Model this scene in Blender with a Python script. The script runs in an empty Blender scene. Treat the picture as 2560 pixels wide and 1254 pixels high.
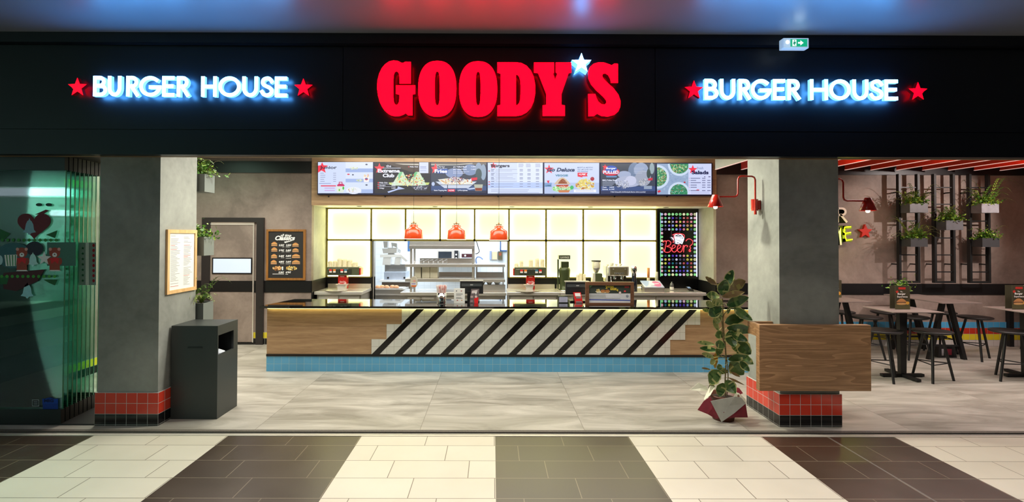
import bpy, bmesh, math, random
from mathutils import Vector, Matrix
SC = bpy.context.scene
COL = SC.collection
# ---------------- camera ----------------
F, CX, CY, YAW, PITCH, ROLL, CH = 1299.1, 1235.8, 571.2, 0.003117, 0.014459, 0.002996, 1.8
_f = Vector((math.sin(YAW), math.cos(YAW), 0)); _r = Vector((math.cos(YAW), -math.sin(YAW), 0)); _u = Vector((0, 0, 1))
FW = math.cos(PITCH)*_f + math.sin(PITCH)*_u; _u2 = math.cos(PITCH)*_u - math.sin(PITCH)*_f
RT = math.cos(ROLL)*_r + math.sin(ROLL)*_u2; UP = math.cos(ROLL)*_u2 - math.sin(ROLL)*_r
cam = bpy.data.cameras.new('camera'); co = bpy.data.objects.new('camera', cam); COL.objects.link(co)
m = Matrix.Identity(4)
for i in range(3):
    m[i][0] = RT[i]; m[i][1] = UP[i]; m[i][2] = -FW[i]
m[0][3], m[1][3], m[2][3] = 0, 0, CH
co.matrix_world = m
cam.sensor_width = 36; cam.lens = 36*F/2560; cam.sensor_fit = 'HORIZONTAL'
cam.shift_x = (1280-CX)/2560; cam.shift_y = -(627-CY)/2560; cam.clip_start = .05
SC.camera = co
# ---------------- world, exposure ----------------
w = bpy.data.worlds.new('world'); SC.world = w; w.use_nodes = True
w.node_tree.nodes['Background'].inputs[0].default_value = (.5, .6, .75, 1)
w.node_tree.nodes['Background'].inputs[1].default_value = .06
SC.view_settings.view_transform = 'Standard'; SC.view_settings.look = 'None'
SC.view_settings.exposure = 0; SC.view_settings.gamma = 1
SC.cycles.transparent_max_bounces = 48; SC.cycles.max_bounces = 10
# ---------------- lights ----------------
def area(name, loc, sx, sy, power, col=(1, 1, 1), rot=(0, 0, 0), spread=180):
    l = bpy.data.lights.new(name, 'AREA'); l.shape = 'RECTANGLE'; l.size = sx; l.size_y = sy
    l.energy = power; l.color = col; l.spread = math.radians(spread)
    o = bpy.data.objects.new(name, l); COL.objects.link(o); o.location = loc; o.rotation_euler = rot
    return o
def spot(name, loc, tgt, power, size=60, col=(1, .9, .75), r=.04, blend=.5):
    l = bpy.data.lights.new(name, 'SPOT'); l.energy = power; l.color = col; l.spot_size = math.radians(size)
    l.shadow_soft_size = r; l.spot_blend = blend
    o = bpy.data.objects.new(name, l); COL.objects.link(o); o.location = loc
    o.rotation_euler = (Vector(tgt)-Vector(loc)).to_track_quat('-Z', 'Y').to_euler()
    return o
def pt(name, loc, power, col=(1, .85, .6), r=.02):
    l = bpy.data.lights.new(name, 'POINT'); l.energy = power; l.color = col; l.shadow_soft_size = r
    o = bpy.data.objects.new(name, l); COL.objects.link(o); o.location = loc
    return o
area('mall_lamp', (0.6, 2.4, 3.55), 7.0, 1.6, 100, (1, .93, .82), spread=110)
spot('neighbour_neon', (-6.2, 2.2, 2.6), (-3.7, 3.35, 0), 240, 42, (.35, 1, .62), .2, 1)
area('left_bay_fill', (-4.6, 6.9, 3.1), .6, 2.0, 22, (.6, 1, .75))  # added greenish fill for the bay behind the glass, no fixture there
area('hall_lamp', (-0.6, 6.1, 3.24), 5.6, 1.2, 170, (1, .95, .82))
area('dining_lamp', (6.6, 6.2, 2.8), 5.0, 1.2, 78, (1, .9, .86), spread=140)
area('service_lamp', (0.2, 8.15, 3.2), 5.5, .4, 75, (1, .93, .78))
area('kitchen_lamp', (-1.0, 10.9, 2.95), 3.2, 1.8, 160, (.82, .91, 1))
area('pass_fill', (-1.0, 9.62, 2.9), 2.2, .1, 45, (.95, .97, 1))  # added light to brighten the pass rack's steel, not a real fixture
area('rear_wall_fill', (-11, -2.6, 3.3), 9, 1.2, 260, (.5, 1, .86), rot=(math.radians(-55), 0, 0), spread=100)  # added teal light on the rear wall, gives haze in the glass
spot('pillar_fill', (-0.9, 5.5, 3.25), (-3.15, 5.35, 1.5), 230, 60, (1, .98, .84), .08, .8)  # added spot brightening the left pillar's inner face
spot('pillar_fill', (0.6, 5.5, 3.25), (2.74, 5.35, 1.4), 290, 60, (1, .99, .78), .08, .8)  # same added fill for the right pillar's inner face
area('door_lamp', (-4.1, 6.9, 3.2), 1.4, 1.2, 60, (1, .88, .78), spread=140)
spot('ladder_spot', (7.9, 6.7, 2.8), (7.15, 8.6, 1.9), 150, 75, (1, .86, .8), .03)
spot('sign_spot', (5.6, 6.6, 2.8), (5.6, 8.6, 1.5), 34, 70, (1, .86, .8), .04)

# ---------------- helpers ----------------
def ray(px, py): return FW + (px-CX)/F*RT - (py-CY)/F*UP
def A(px, py, Y):                      # pixel -> point on the upright plane at depth Y
    d = ray(px, py); t = Y/d.y
    return Vector((d.x*t, Y, CH+d.z*t))
def FL(px, py, z=0.0):                 # pixel -> point on the level plane z
    d = ray(px, py); t = (z-CH)/d.z
    return Vector((d.x*t, d.y*t, z))
def AX(px, py, X):                     # pixel -> point on the side plane X
    d = ray(px, py); t = X/d.x
    return Vector((X, d.y*t, CH+d.z*t))
def rng(px0, py0, px1, py1, Y):
    a = A(px0, (py0+py1)/2, Y); b = A(px1, (py0+py1)/2, Y); c = A((px0+px1)/2, py0, Y); d = A((px0+px1)/2, py1, Y)
    return a.x, b.x, d.z, c.z          # x0,x1,z0,z1
def lin(c):
    o = []
    for v in c:
        v = v/255
        o.append(v/12.92 if v <= .04045 else ((v+.055)/1.055)**2.4)
    return tuple(o)
MATS = {}
def M(name, col, rough=.5, metal=0.0, em=0.0, ecol=None, var=.06, scale=9, stretch=(1, 1, 1), bump=0.0, coat=0.0, spec=.5, detail=3, trans=0.0):
    if name in MATS: return MATS[name]
    m = bpy.data.materials.new(name); m.use_nodes = True; nt = m.node_tree; b = nt.nodes['Principled BSDF']
    c = lin(col)
    b.inputs['Roughness'].default_value = rough; b.inputs['Metallic'].default_value = metal
    b.inputs['Coat Weight'].default_value = coat; b.inputs['Specular IOR Level'].default_value = spec
    b.inputs['Transmission Weight'].default_value = trans
    if var > 0:
        tc = nt.nodes.new('ShaderNodeTexCoord'); mp = nt.nodes.new('ShaderNodeMapping'); nz = nt.nodes.new('ShaderNodeTexNoise')
        mp.inputs['Scale'].default_value = stretch; nz.inputs['Scale'].default_value = scale; nz.inputs['Detail'].default_value = detail
        nt.links.new(tc.outputs['Object'], mp.inputs[0]); nt.links.new(mp.outputs[0], nz.inputs['Vector'])
        rp = nt.nodes.new('ShaderNodeValToRGB'); nt.links.new(nz.outputs['Fac'], rp.inputs[0])
        rp.color_ramp.elements[0].position = .3; rp.color_ramp.elements[1].position = .7
        rp.color_ramp.elements[0].color = tuple(max(0, v*(1-var)) for v in c)+(1,)
        rp.color_ramp.elements[1].color = tuple(min(1, v*(1+var)) for v in c)+(1,)
        nt.links.new(rp.outputs[0], b.inputs['Base Color'])
        if bump:
            bp = nt.nodes.new('ShaderNodeBump'); bp.inputs['Strength'].default_value = bump; bp.inputs['Distance'].default_value = .01
            nt.links.new(nz.outputs['Fac'], bp.inputs['Height']); nt.links.new(bp.outputs[0], b.inputs['Normal'])
    else:
        b.inputs['Base Color'].default_value = c+(1,)
    if em:
        b.inputs['Emission Color'].default_value = lin(ecol or col)+(1,); b.inputs['Emission Strength'].default_value = em
    MATS[name] = m
    return m
def E(col, s=1.0):                     # lit screen / neon colours
    n = 'glow_%d_%d_%d_%d' % (*col, int(s*100))
    if n in MATS: return MATS[n]
    m = M(n, (20, 20, 20), .4, em=s, ecol=col, var=0)
    return m
def P(col, rough=.6):                  # printed paper colours
    return M('print_%d_%d_%d' % col, col, rough, var=.04, scale=40)

class NT:                              # tiny math-node helper
    def __init__(s, m): s.nt = m.node_tree
    def n(s, t, **k):
        x = s.nt.nodes.new(t)
        for a, v in k.items(): setattr(x, a, v)
        return x
    def l(s, a, b): s.nt.links.new(a, b)
    def m(s, op, a, b=None, c=None):
        x = s.n('ShaderNodeMath', operation=op)
        for i, v in enumerate((a, b, c)):
            if v is None: continue
            if isinstance(v, (int, float)): x.inputs[i].default_value = v
            else: s.l(v, x.inputs[i])
        return x.outputs[0]
    def mix(s, f, a, b):
        x = s.n('ShaderNodeMix', data_type='RGBA')
        if isinstance(f, (int, float)): x.inputs[0].default_value = f
        else: s.l(f, x.inputs[0])
        for i, v in ((6, a), (7, b)):
            if isinstance(v, tuple): x.inputs[i].default_value = v+(1,)
            else: s.l(v, x.inputs[i])
        return x.outputs[2]

def tile_mat(name, col, size=.1, grout=(150, 150, 145), gw=.035, off=(0, 0, 0), rough=.18, var=.05):
    if name in MATS: return MATS[name]
    m = bpy.data.materials.new(name); m.use_nodes = True; T = NT(m); b = m.node_tree.nodes['Principled BSDF']
    g = T.n('ShaderNodeNewGeometry'); sp = T.n('ShaderNodeSeparateXYZ'); T.l(g.outputs['Position'], sp.inputs[0])
    sn = T.n('ShaderNodeSeparateXYZ'); T.l(g.outputs['True Normal'], sn.inputs[0])
    side = T.m('GREATER_THAN', T.m('ABSOLUTE', sn.outputs[0]), .5)
    ux = T.m('MULTIPLY', T.m('SUBTRACT', sp.outputs[0], off[0]), T.m('SUBTRACT', 1, side))
    uy = T.m('MULTIPLY', T.m('SUBTRACT', sp.outputs[1], off[1]), side)
    u = T.m('DIVIDE', T.m('ADD', ux, uy), size); v = T.m('DIVIDE', T.m('SUBTRACT', sp.outputs[2], off[2]), size)
    lines = None
    for q in (u, v):
        d = T.m('ABSOLUTE', T.m('SUBTRACT', T.m('FRACT', T.m('ADD', q, .5)), .5))
        k = T.m('LESS_THAN', d, gw/2+.004)
        lines = k if lines is None else T.m('MAXIMUM', lines, k)
    cell = T.n('ShaderNodeCombineXYZ'); T.l(T.m('FLOOR', u), cell.inputs[0]); T.l(T.m('FLOOR', v), cell.inputs[1])
    wn = T.n('ShaderNodeTexWhiteNoise'); T.l(cell.outputs[0], wn.inputs['Vector'])
    c = lin(col)
    base = T.mix(wn.outputs['Value'], tuple(x*(1-var) for x in c), tuple(min(1, x*(1+var)) for x in c))
    T.l(T.mix(lines, base, lin(grout)), b.inputs['Base Color'])
    T.l(T.m('ADD', T.m('MULTIPLY', lines, .5), rough), b.inputs['Roughness'])
    bp = T.n('ShaderNodeBump'); bp.inputs['Strength'].default_value = .4; bp.inputs['Distance'].default_value = .002
    T.l(T.m('SUBTRACT', 1, lines), bp.inputs['Height']); T.l(bp.outputs[0], b.inputs['Normal'])
    MATS[name] = m
    return m
def wood_mat(name, c1, c2, axis='X', scale=1.0, rough=.45, wave=False):
    if name in MATS: return MATS[name]
    m = bpy.data.materials.new(name); m.use_nodes = True; T = NT(m); b = m.node_tree.nodes['Principled BSDF']
    tc = T.n('ShaderNodeTexCoord'); mp = T.n('ShaderNodeMapping'); T.l(tc.outputs['Object'], mp.inputs[0])
    s = {'X': (1.0, 6, 14), 'Z': (14, 6, 1.0), 'Y': (14, 1.0, 14)}[axis]
    mp.inputs['Scale'].default_value = tuple(v*scale for v in s)
    n1 = T.n('ShaderNodeTexNoise'); n1.inputs['Scale'].default_value = 2.2; n1.inputs['Detail'].default_value = 6; n1.inputs['Distortion'].default_value = .6
    n2 = T.n('ShaderNodeTexNoise'); n2.inputs['Scale'].default_value = 14; n2.inputs['Detail'].default_value = 4
    T.l(mp.outputs[0], n1.inputs['Vector']); T.l(mp.outputs[0], n2.inputs['Vector'])
    f = T.m('ADD', T.m('MULTIPLY', n1.outputs['Fac'], .7), T.m('MULTIPLY', n2.outputs['Fac'], .3))
    if wave:
        mp2 = T.n('ShaderNodeMapping'); T.l(tc.outputs['Object'], mp2.inputs[0]); mp2.inputs['Scale'].default_value = (.32, 1, 3.0)
        wv = T.n('ShaderNodeTexNoise'); wv.inputs['Scale'].default_value = 2.0; wv.inputs['Detail'].default_value = 1.0
        T.l(mp2.outputs[0], wv.inputs['Vector'])
        band = T.m('FRACT', T.m('MULTIPLY', wv.outputs['Fac'], 17))
        band = T.m('POWER', band, 2.5)
        f = T.m('ADD', T.m('MULTIPLY', f, .75), T.m('MULTIPLY', band, .22))
    rp = T.n('ShaderNodeValToRGB'); T.l(f, rp.inputs[0])
    rp.color_ramp.elements[0].position = .35; rp.color_ramp.elements[1].position = .66
    rp.color_ramp.elements[0].color = lin(c1)+(1,); rp.color_ramp.elements[1].color = lin(c2)+(1,)
    T.l(rp.outputs[0], b.inputs['Base Color']); b.inputs['Roughness'].default_value = rough
    MATS[name] = m
    return m
def concrete_mat(name, c1, c2, scale=1.2, rough=.62, bump=.15, streak=(1, 1, 1)):
    if name in MATS: return MATS[name]
    m = bpy.data.materials.new(name); m.use_nodes = True; T = NT(m); b = m.node_tree.nodes['Principled BSDF']
    g = T.n('ShaderNodeNewGeometry'); mp = T.n('ShaderNodeMapping'); T.l(g.outputs['Position'], mp.inputs[0]); mp.inputs['Scale'].default_value = streak
    n1 = T.n('ShaderNodeTexNoise'); n1.inputs['Scale'].default_value = scale; n1.inputs['Detail'].default_value = 7; n1.inputs['Roughness'].default_value = .62; n1.inputs['Distortion'].default_value = .5
    T.l(mp.outputs[0], n1.inputs['Vector'])
    n2 = T.n('ShaderNodeTexNoise'); n2.inputs['Scale'].default_value = scale*14; n2.inputs['Detail'].default_value = 3
    T.l(mp.outputs[0], n2.inputs['Vector'])
    f = T.m('ADD', T.m('MULTIPLY', n1.outputs['Fac'], .85), T.m('MULTIPLY', n2.outputs['Fac'], .15))
    rp = T.n('ShaderNodeValToRGB'); T.l(f, rp.inputs[0]); rp.color_ramp.elements[0].position = .36; rp.color_ramp.elements[1].position = .64
    rp.color_ramp.elements[0].color = lin(c1)+(1,); rp.color_ramp.elements[1].color = lin(c2)+(1,)
    T.l(rp.outputs[0], b.inputs['Base Color']); b.inputs['Roughness'].default_value = rough
    bp = T.n('ShaderNodeBump'); bp.inputs['Strength'].default_value = bump; bp.inputs['Distance'].default_value = .004
    T.l(f, bp.inputs['Height']); T.l(bp.outputs[0], b.inputs['Normal'])
    MATS[name] = m
    return m

def tag(o, label=None, cat=None, group=None, kind=None):
    if label: o['label'] = label
    if cat: o['category'] = cat
    if group: o['group'] = group
    if kind: o['kind'] = kind
    return o
def thing(name, label, cat, loc=(0, 0, 0), rz=0, group=None):
    o = bpy.data.objects.new(name, None); COL.objects.link(o); o.location = loc; o.rotation_euler = (0, 0, rz)
    o.empty_display_size = .1
    return tag(o, label, cat, group)
def wloc(o):
    v = Vector((0, 0, 0))
    while o is not None:
        v += Vector(o.location); o = o.parent
    return v
class MB:
    def __init__(s): s.bm = bmesh.new(); s.mi = 0
    def mat(s, i): s.mi = i; return s
    def face(s, pts):
        vs = [s.bm.verts.new(p) for p in pts]
        try:
            f = s.bm.faces.new(vs); f.material_index = s.mi
        except ValueError: pass
        return s
    def _faces(s, vs, fs, smooth=False):
        v = [s.bm.verts.new(p) for p in vs]
        for q in fs:
            try:
                f = s.bm.faces.new([v[i] for i in q]); f.material_index = s.mi; f.smooth = smooth
            except ValueError: pass
        return s
    def box(s, x0, x1, y0, y1, z0, z1, bev=0):
        if x0 > x1: x0, x1 = x1, x0
        if y0 > y1: y0, y1 = y1, y0
        if z0 > z1: z0, z1 = z1, z0
        p = [(x0, y0, z0), (x1, y0, z0), (x1, y1, z0), (x0, y1, z0), (x0, y0, z1), (x1, y0, z1), (x1, y1, z1), (x0, y1, z1)]
        fs = [(0, 3, 2, 1), (4, 5, 6, 7), (0, 1, 5, 4), (1, 2, 6, 5), (2, 3, 7, 6), (3, 0, 4, 7)]
        if bev <= 0: return s._faces(p, fs)
        t = bmesh.new(); v = [t.verts.new(q) for q in p]
        for q in fs: t.faces.new([v[i] for i in q])
        bmesh.ops.bevel(t, geom=t.edges[:], offset=bev, segments=2, affect='EDGES', profile=.5)
        t.verts.index_update()
        s._faces([q.co.copy() for q in t.verts], [[q.index for q in f.verts] for f in t.faces]); t.free()
        return s
    def pbox(s, px0, py0, px1, py1, Y0, Y1, bev=0):   # front face seen at these pixels at depth Y0
        a, b, c, d = rng(px0, py0, px1, py1, Y0)
        return s.box(a, b, Y0, Y1, c, d, bev)
    def prism(s, pts, y0, y1):                         # pts: (x,z) outline
        n = len(pts)
        vs = [(x, y0, z) for x, z in pts]+[(x, y1, z) for x, z in pts]
        fs = [tuple(range(n)), tuple(range(2*n-1, n-1, -1))]+[(i, i+n, (i+1) % n+n, (i+1) % n) for i in range(n)]
        return s._faces(vs, fs)
    def pprism(s, pp, Y0, Y1):
        return s.prism([(A(x, y, Y0).x, A(x, y, Y0).z) for x, y in pp], Y0, Y1)
    def cyl(s, p0, p1, r0, r1=None, n=12, smooth=True, cap=True):
        if r1 is None: r1 = r0
        p0 = Vector(p0); p1 = Vector(p1); d = (p1-p0).normalized()
        a = d.orthogonal().normalized(); b = d.cross(a)
        vs = [p0+(a*math.cos(2*math.pi*i/n)+b*math.sin(2*math.pi*i/n))*r0 for i in range(n)]
        vs += [p1+(a*math.cos(2*math.pi*i/n)+b*math.sin(2*math.pi*i/n))*r1 for i in range(n)]
        s._faces(vs, [(i, (i+1) % n, (i+1) % n+n, i+n) for i in range(n)], smooth)
        if cap: s._faces(vs, [tuple(range(n-1, -1, -1)), tuple(range(n, 2*n))])
        return s
    def lathe(s, c, prof, n=24, smooth=True):          # prof: (r,z) list, around vertical axis at c
        c = Vector(c); vs = []
        for r, z in prof:
            for i in range(n):
                t = 2*math.pi*i/n; vs.append(c+Vector((r*math.cos(t), r*math.sin(t), z)))
        fs = []
        for k in range(len(prof)-1):
            for i in range(n):
                fs.append((k*n+i, k*n+(i+1) % n, (k+1)*n+(i+1) % n, (k+1)*n+i))
        return s._faces(vs, fs, smooth)
    def tube(s, pts, r, n=8, cap=True):
        pts = [Vector(p) for p in pts]; vs = []; up = None
        rr = r if isinstance(r, (list, tuple)) else [r]*len(pts)
        for i, p in enumerate(pts):
            d = (pts[min(i+1, len(pts)-1)]-pts[max(i-1, 0)])
            d = d.normalized() if d.length > 1e-9 else Vector((0, 0, 1))
            if up is None: up = d.orthogonal().normalized()
            up = (up-d*up.dot(d)); up = up.normalized() if up.length > 1e-6 else d.orthogonal().normalized()
            b = d.cross(up)
            for k in range(n):
                t = 2*math.pi*k/n; vs.append(p+(up*math.cos(t)+b*math.sin(t))*rr[i])
        fs = []
        for i in range(len(pts)-1):
            for k in range(n): fs.append((i*n+k, i*n+(k+1) % n, (i+1)*n+(k+1) % n, (i+1)*n+k))
        s._faces(vs, fs, True)
        if cap: s._faces(vs, [tuple(range(n-1, -1, -1)), tuple(range((len(pts)-1)*n, len(pts)*n))])
        return s
    def ribbon(s, pts, w, y0, y1, closed=False):       # stroke of width w in the XZ plane, thick from y0 to y1
        n = len(pts); L = []; R = []
        P_ = [Vector((x, z)) for x, z in pts]
        for i in range(n):
            if closed: a = P_[(i-1) % n]; c = P_[(i+1) % n]
            else: a = P_[max(i-1, 0)]; c = P_[min(i+1, n-1)]
            b = P_[i]
            d1 = (b-a).normalized() if (b-a).length > 1e-9 else None; d2 = (c-b).normalized() if (c-b).length > 1e-9 else None
            d1 = d1 or d2; d2 = d2 or d1
            t = (d1+d2); t = t.normalized() if t.length > 1e-6 else d1
            nn = Vector((-t.y, t.x)); k = max(.35, nn.dot(Vector((-d1.y, d1.x))))
            L.append(b+nn*w/2/k); R.append(b-nn*w/2/k)
        vs = [(q.x, y, q.y) for y in (y0, y1) for q in L+R]
        fs = []
        for i in range(n if closed else n-1):
            j = (i+1) % n
            fs += [(i, j, n+j, n+i), (2*n+j, 2*n+i, 3*n+i, 3*n+j), (i, 2*n+i, 2*n+j, j), (n+j, 3*n+j, 3*n+i, n+i)]
        if not closed: fs += [(0, n, 3*n, 2*n), (n-1, 3*n-1, 4*n-1, 2*n-1)]
        return s._faces(vs, fs)
    def build(s, name, mats, parent=None, smooth=None, fix=True):
        if not isinstance(mats, (list, tuple)): mats = [mats]
        me = bpy.data.meshes.new(name)
        if fix: bmesh.ops.recalc_face_normals(s.bm, faces=s.bm.faces[:])
        if parent is not None:
            off = wloc(parent)
        else:
            xs = [v.co for v in s.bm.verts]
            off = Vector(((min(c.x for c in xs)+max(c.x for c in xs))/2, (min(c.y for c in xs)+max(c.y for c in xs))/2, min(c.z for c in xs)))
        for v in s.bm.verts: v.co -= off
        s.bm.to_mesh(me); s.bm.free()
        for q in mats: me.materials.append(q)
        o = bpy.data.objects.new(name, me); COL.objects.link(o)
        if parent is not None: o.parent = parent
        else: o.location = off
        return o
def struct(o): o['kind'] = 'structure'; return o
def dup(o, parent=None):
    c = o.copy(); COL.objects.link(c); c.parent = parent
    for ch in list(o.children): dup(ch, c)
    return c
def text_obj(name, s, x0, z0, x1, z1, y, mat, parent, bold=0.0, shear=0.0, depth=0.0015, rot=None):
    cu = bpy.data.curves.new(name, 'FONT'); cu.body = s; cu.size = 1; cu.offset = bold; cu.shear = shear; cu.extrude = 0; cu.resolution_u = 3
    t = bpy.data.objects.new(name, cu); COL.objects.link(t)
    dg = bpy.context.evaluated_depsgraph_get(); dg.update()
    me = bpy.data.meshes.new_from_object(t.evaluated_get(dg)); bpy.data.objects.remove(t); bpy.data.curves.remove(cu)
    if not len(me.vertices): return None
    xs = [v.co.x for v in me.vertices]; ys = [v.co.y for v in me.vertices]
    sx = (x1-x0)/(max(xs)-min(xs)); sy = (z1-z0)/(max(ys)-min(ys)); mx, my = min(xs), min(ys)
    off = wloc(parent) if parent is not None else Vector((0, 0, 0))
    for v in me.vertices:
        q = Vector((x0+(v.co.x-mx)*sx, y, z0+(v.co.y-my)*sy))
        if rot: q = rot(q)
        v.co = q-off
    me.materials.clear(); me.materials.append(mat)
    o = bpy.data.objects.new(name, me); COL.objects.link(o); o.parent = parent
    return o
def ptext(name, s, px0, py0, px1, py1, Y, mat, parent, bold=0.0, shear=0.0):
    a, b, c, d = rng(px0, py0, px1, py1, Y)
    return text_obj(name, s, a, c, b, d, Y, mat, parent, bold, shear)
def star_pts(cx, cy, R, r=None, rot=0):
    r = r or R*.42
    return [(cx+(R if k % 2 == 0 else r)*math.sin(rot+k*math.pi/5), cy-(R if k % 2 == 0 else r)*math.cos(rot+k*math.pi/5)) for k in range(10)]
def ell(cx, cy, rx, ry, n=24, a0=0, a1=360):
    return [(cx+rx*math.cos(math.radians(a0+(a1-a0)*i/n)), cy+ry*math.sin(math.radians(a0+(a1-a0)*i/n))) for i in range(n if a1-a0 == 360 else n+1)]
class Art:                             # flat printed / displayed picture: colour areas in one mesh, laid on a surface at depth Y
    def __init__(s, Y, glow=False, s_=1.0, mapf=None):
        s.gain = 1.0; s.mb = MB(); s.Y = Y; s.mats = []; s.k = 0; s.glow = glow; s.s = s_; s.mapf = mapf
    def c(s, col):
        col = tuple(min(255, int(v*s.gain)) for v in col)
        m = E(col, s.s) if s.glow else P(col)
        if m not in s.mats: s.mats.append(m)
        s.mb.mi = s.mats.index(m)
    def poly(s, pts, col):
        s.c(col); s.k += 1; y = s.Y-.0001*s.k
        if s.mapf: s.mb.face([s.mapf(x, y_, .0001*s.k) for x, y_ in pts])
        else: s.mb.face([A(x, y_, y) for x, y_ in pts])
        return s
    def rect(s, x0, y0, x1, y1, col): return s.poly([(x0, y0), (x1, y0), (x1, y1), (x0, y1)], col)
    def ell(s, cx, cy, rx, ry, col, n=18, a0=0, a1=360): return s.poly(ell(cx, cy, rx, ry, n, a0, a1), col)
    def star(s, cx, cy, R, col, rot=0): return s.poly(star_pts(cx, cy, R, rot=rot), col)
    def blobs(s, cx, cy, rx, ry, cols, n, size, seed=1, up=False):
        r = random.Random(seed); s.k += 1; k0 = s.k
        for i in range(n):
            a = r.uniform(0, 6.28); q = math.sqrt(r.random()); x = cx+rx*q*math.cos(a); y = cy+ry*q*math.sin(a)
            if up and y > cy: y = cy-(y-cy)*.3
            s.k = k0+(i % 6)
            b = r.uniform(0, 6.28); l = size*r.uniform(.6, 1.5); w_ = l*r.uniform(.3, .8)
            s.poly([(x+l*math.cos(b), y+l*math.sin(b)), (x-w_*math.sin(b), y+w_*math.cos(b)), (x-l*math.cos(b), y-l*math.sin(b)), (x+w_*math.sin(b), y-w_*math.cos(b))], r.choice(cols))
        s.k = k0+8
        return s
    def lines(s, x0, x1, ys, col, h=1.0, seed=0, frac=.6):
        r = random.Random(seed)
        for y in ys: s.rect(x0, y-h/2, x0+(x1-x0)*r.uniform(frac, 1), y+h/2, col)
        return s
    def build(s, name, parent): return s.mb.build(name, s.mats, parent, fix=False)

# materials
BLACK = M('black_paint', (14, 14, 16), .38, var=.15, scale=3)
FASC = M('fascia_black', (17, 19, 24), .42, var=.12, scale=1.5, spec=.35)
BLKM = M('black_metal', (18, 18, 19), .45, var=.1)
CONC = concrete_mat('pillar_concrete', (120, 122, 118), (158, 160, 154), 1.1, .7)
TAUPE = concrete_mat('taupe_plaster', (122, 108, 100), (158, 142, 132), 1.5, .6)
ALCV = concrete_mat('alcove_plaster', (150, 150, 142), (178, 178, 168), 1.3, .6)
OAK = wood_mat('light_oak', (164, 130, 96), (200, 166, 128), 'X', .8)
OAKB = wood_mat('oak_veneer', (150, 112, 78), (196, 152, 112), 'X', 1.1, .4, wave=True)
BEECH = wood_mat('beech_frame', (205, 160, 105), (228, 188, 135), 'Z', 1.2)
BROWNW = wood_mat('brown_frame', (98, 62, 42), (125, 84, 60), 'X', 1.2)
GOLDW = wood_mat('honey_frame', (130, 85, 35), (165, 112, 52), 'Z', 1.2)
STEEL = M('brushed_steel', (234, 228, 220), .24, .6, var=.08, scale=30, stretch=(1, 1, 30))
STEELD = M('dull_steel', (190, 184, 176), .34, .7, var=.08, scale=30, stretch=(1, 1, 20))
CHROME = M('chrome', (225, 225, 225), .08, 1.0, var=.02)
WHITE = M('white_plastic', (225, 225, 222), .35, var=.03)
GRAN = M('black_glass_top', (9, 10, 10), .035, var=.3, scale=60, coat=.6, spec=.9)
REDP = M('red_lacquer', (178, 34, 22), .22, var=.05, coat=.5)
REDP2 = M('orange_lacquer', (214, 74, 30), .25, var=.04, coat=.4)
T_RED = tile_mat('red_tile', (206, 62, 44), off=(0, 0, .01)); T_BLK = tile_mat('black_tile', (20, 20, 22), off=(0, 0, .01))
REDM = M('red_plastic', (200, 30, 34), .3, var=.05)
SOIL = M('soil', (45, 32, 24), .9, var=.4, scale=60)
PAPER = M('white_paper', (232, 232, 228), .6, var=.03)
GREY = M('grey_planter', (112, 118, 116), .5, var=.06, scale=5)
DARKG = M('dark_grey_lacquer', (52, 56, 55), .4, var=.05, scale=4)

YH, YP, YPB, YC, YW, YB = 4.80, 4.96, 5.57, 6.93, 8.65, 9.40
XL = A(780, 480, YW).x; XR = A(1790, 480, YW).x
ZH = A(1280, 389, YH).z                 # header underside
ZC = A(1280, 91, YH).z                  # mall ceiling
ZI = 3.32                               # shop ceiling
# ---------------- setting ----------------
def mall_floor():
    m = bpy.data.materials.new('mall_tile_stripes'); m.use_nodes = True; T = NT(m); b = m.node_tree.nodes['Principled BSDF']
    g = T.n('ShaderNodeNewGeometry'); sp = T.n('ShaderNodeSeparateXYZ'); T.l(g.outputs['Position'], sp.inputs[0])
    x, y = sp.outputs[0], sp.outputs[1]
    row = T.m('DIVIDE', T.m('SUBTRACT', 4.495, y), .3); ri = T.m('FLOOR', row)
    u = T.m('DIVIDE', T.m('SUBTRACT', T.m('SUBTRACT', x, -.98), T.m('MULTIPLY', ri, .2)), .6)
    lines = None
    for q, gw in ((row, .010), (u, .0050)):
        d = T.m('ABSOLUTE', T.m('SUBTRACT', T.m('FRACT', T.m('ADD', q, .5)), .5)); k = T.m('LESS_THAN', d, gw)
        lines = k if lines is None else T.m('MAXIMUM', lines, k)
    st = T.m('FRACT', T.m('DIVIDE', T.m('SUBTRACT', x, .028), 2.4)); dark = T.m('LESS_THAN', st, .5)
    cell = T.n('ShaderNodeCombineXYZ'); T.l(T.m('FLOOR', u), cell.inputs[0]); T.l(ri, cell.inputs[1])
    wn = T.n('ShaderNodeTexWhiteNoise'); T.l(cell.outputs[0], wn.inputs['Vector'])
    nz = T.n('ShaderNodeTexNoise'); nz.inputs['Scale'].default_value = 3.0; nz.inputs['Detail'].default_value = 6; T.l(g.outputs['Position'], nz.inputs['Vector'])
    f = T.m('ADD', T.m('MULTIPLY', wn.outputs['Value'], .4), T.m('MULTIPLY', nz.outputs['Fac'], .6))
    cr = T.mix(f, lin((200, 193, 176)), lin((222, 216, 200))); dk = T.mix(f, lin((50, 38, 29)), lin((68, 54, 42)))
    base = T.mix(dark, cr, dk); gr = T.mix(dark, lin((120, 112, 98)), lin((120, 108, 90)))
    c = T.mix(lines, base, gr)
    joint = T.m('LESS_THAN', T.m('ABSOLUTE', T.m('SUBTRACT', x, 3.03)), .008)
    T.l(T.mix(joint, c, lin((105, 100, 95))), b.inputs['Base Color'])
    T.l(T.m('ADD', T.m('MULTIPLY', nz.outputs['Fac'], .10), .27), b.inputs['Roughness'])
    T.l(T.m('ADD', T.m('MULTIPLY', dark, .6), .35), b.inputs['Specular IOR Level'])
    struct(MB().box(-20, 12, -4.2, 4.70, -.1, 0).build('floor', m))
mall_floor()
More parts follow.
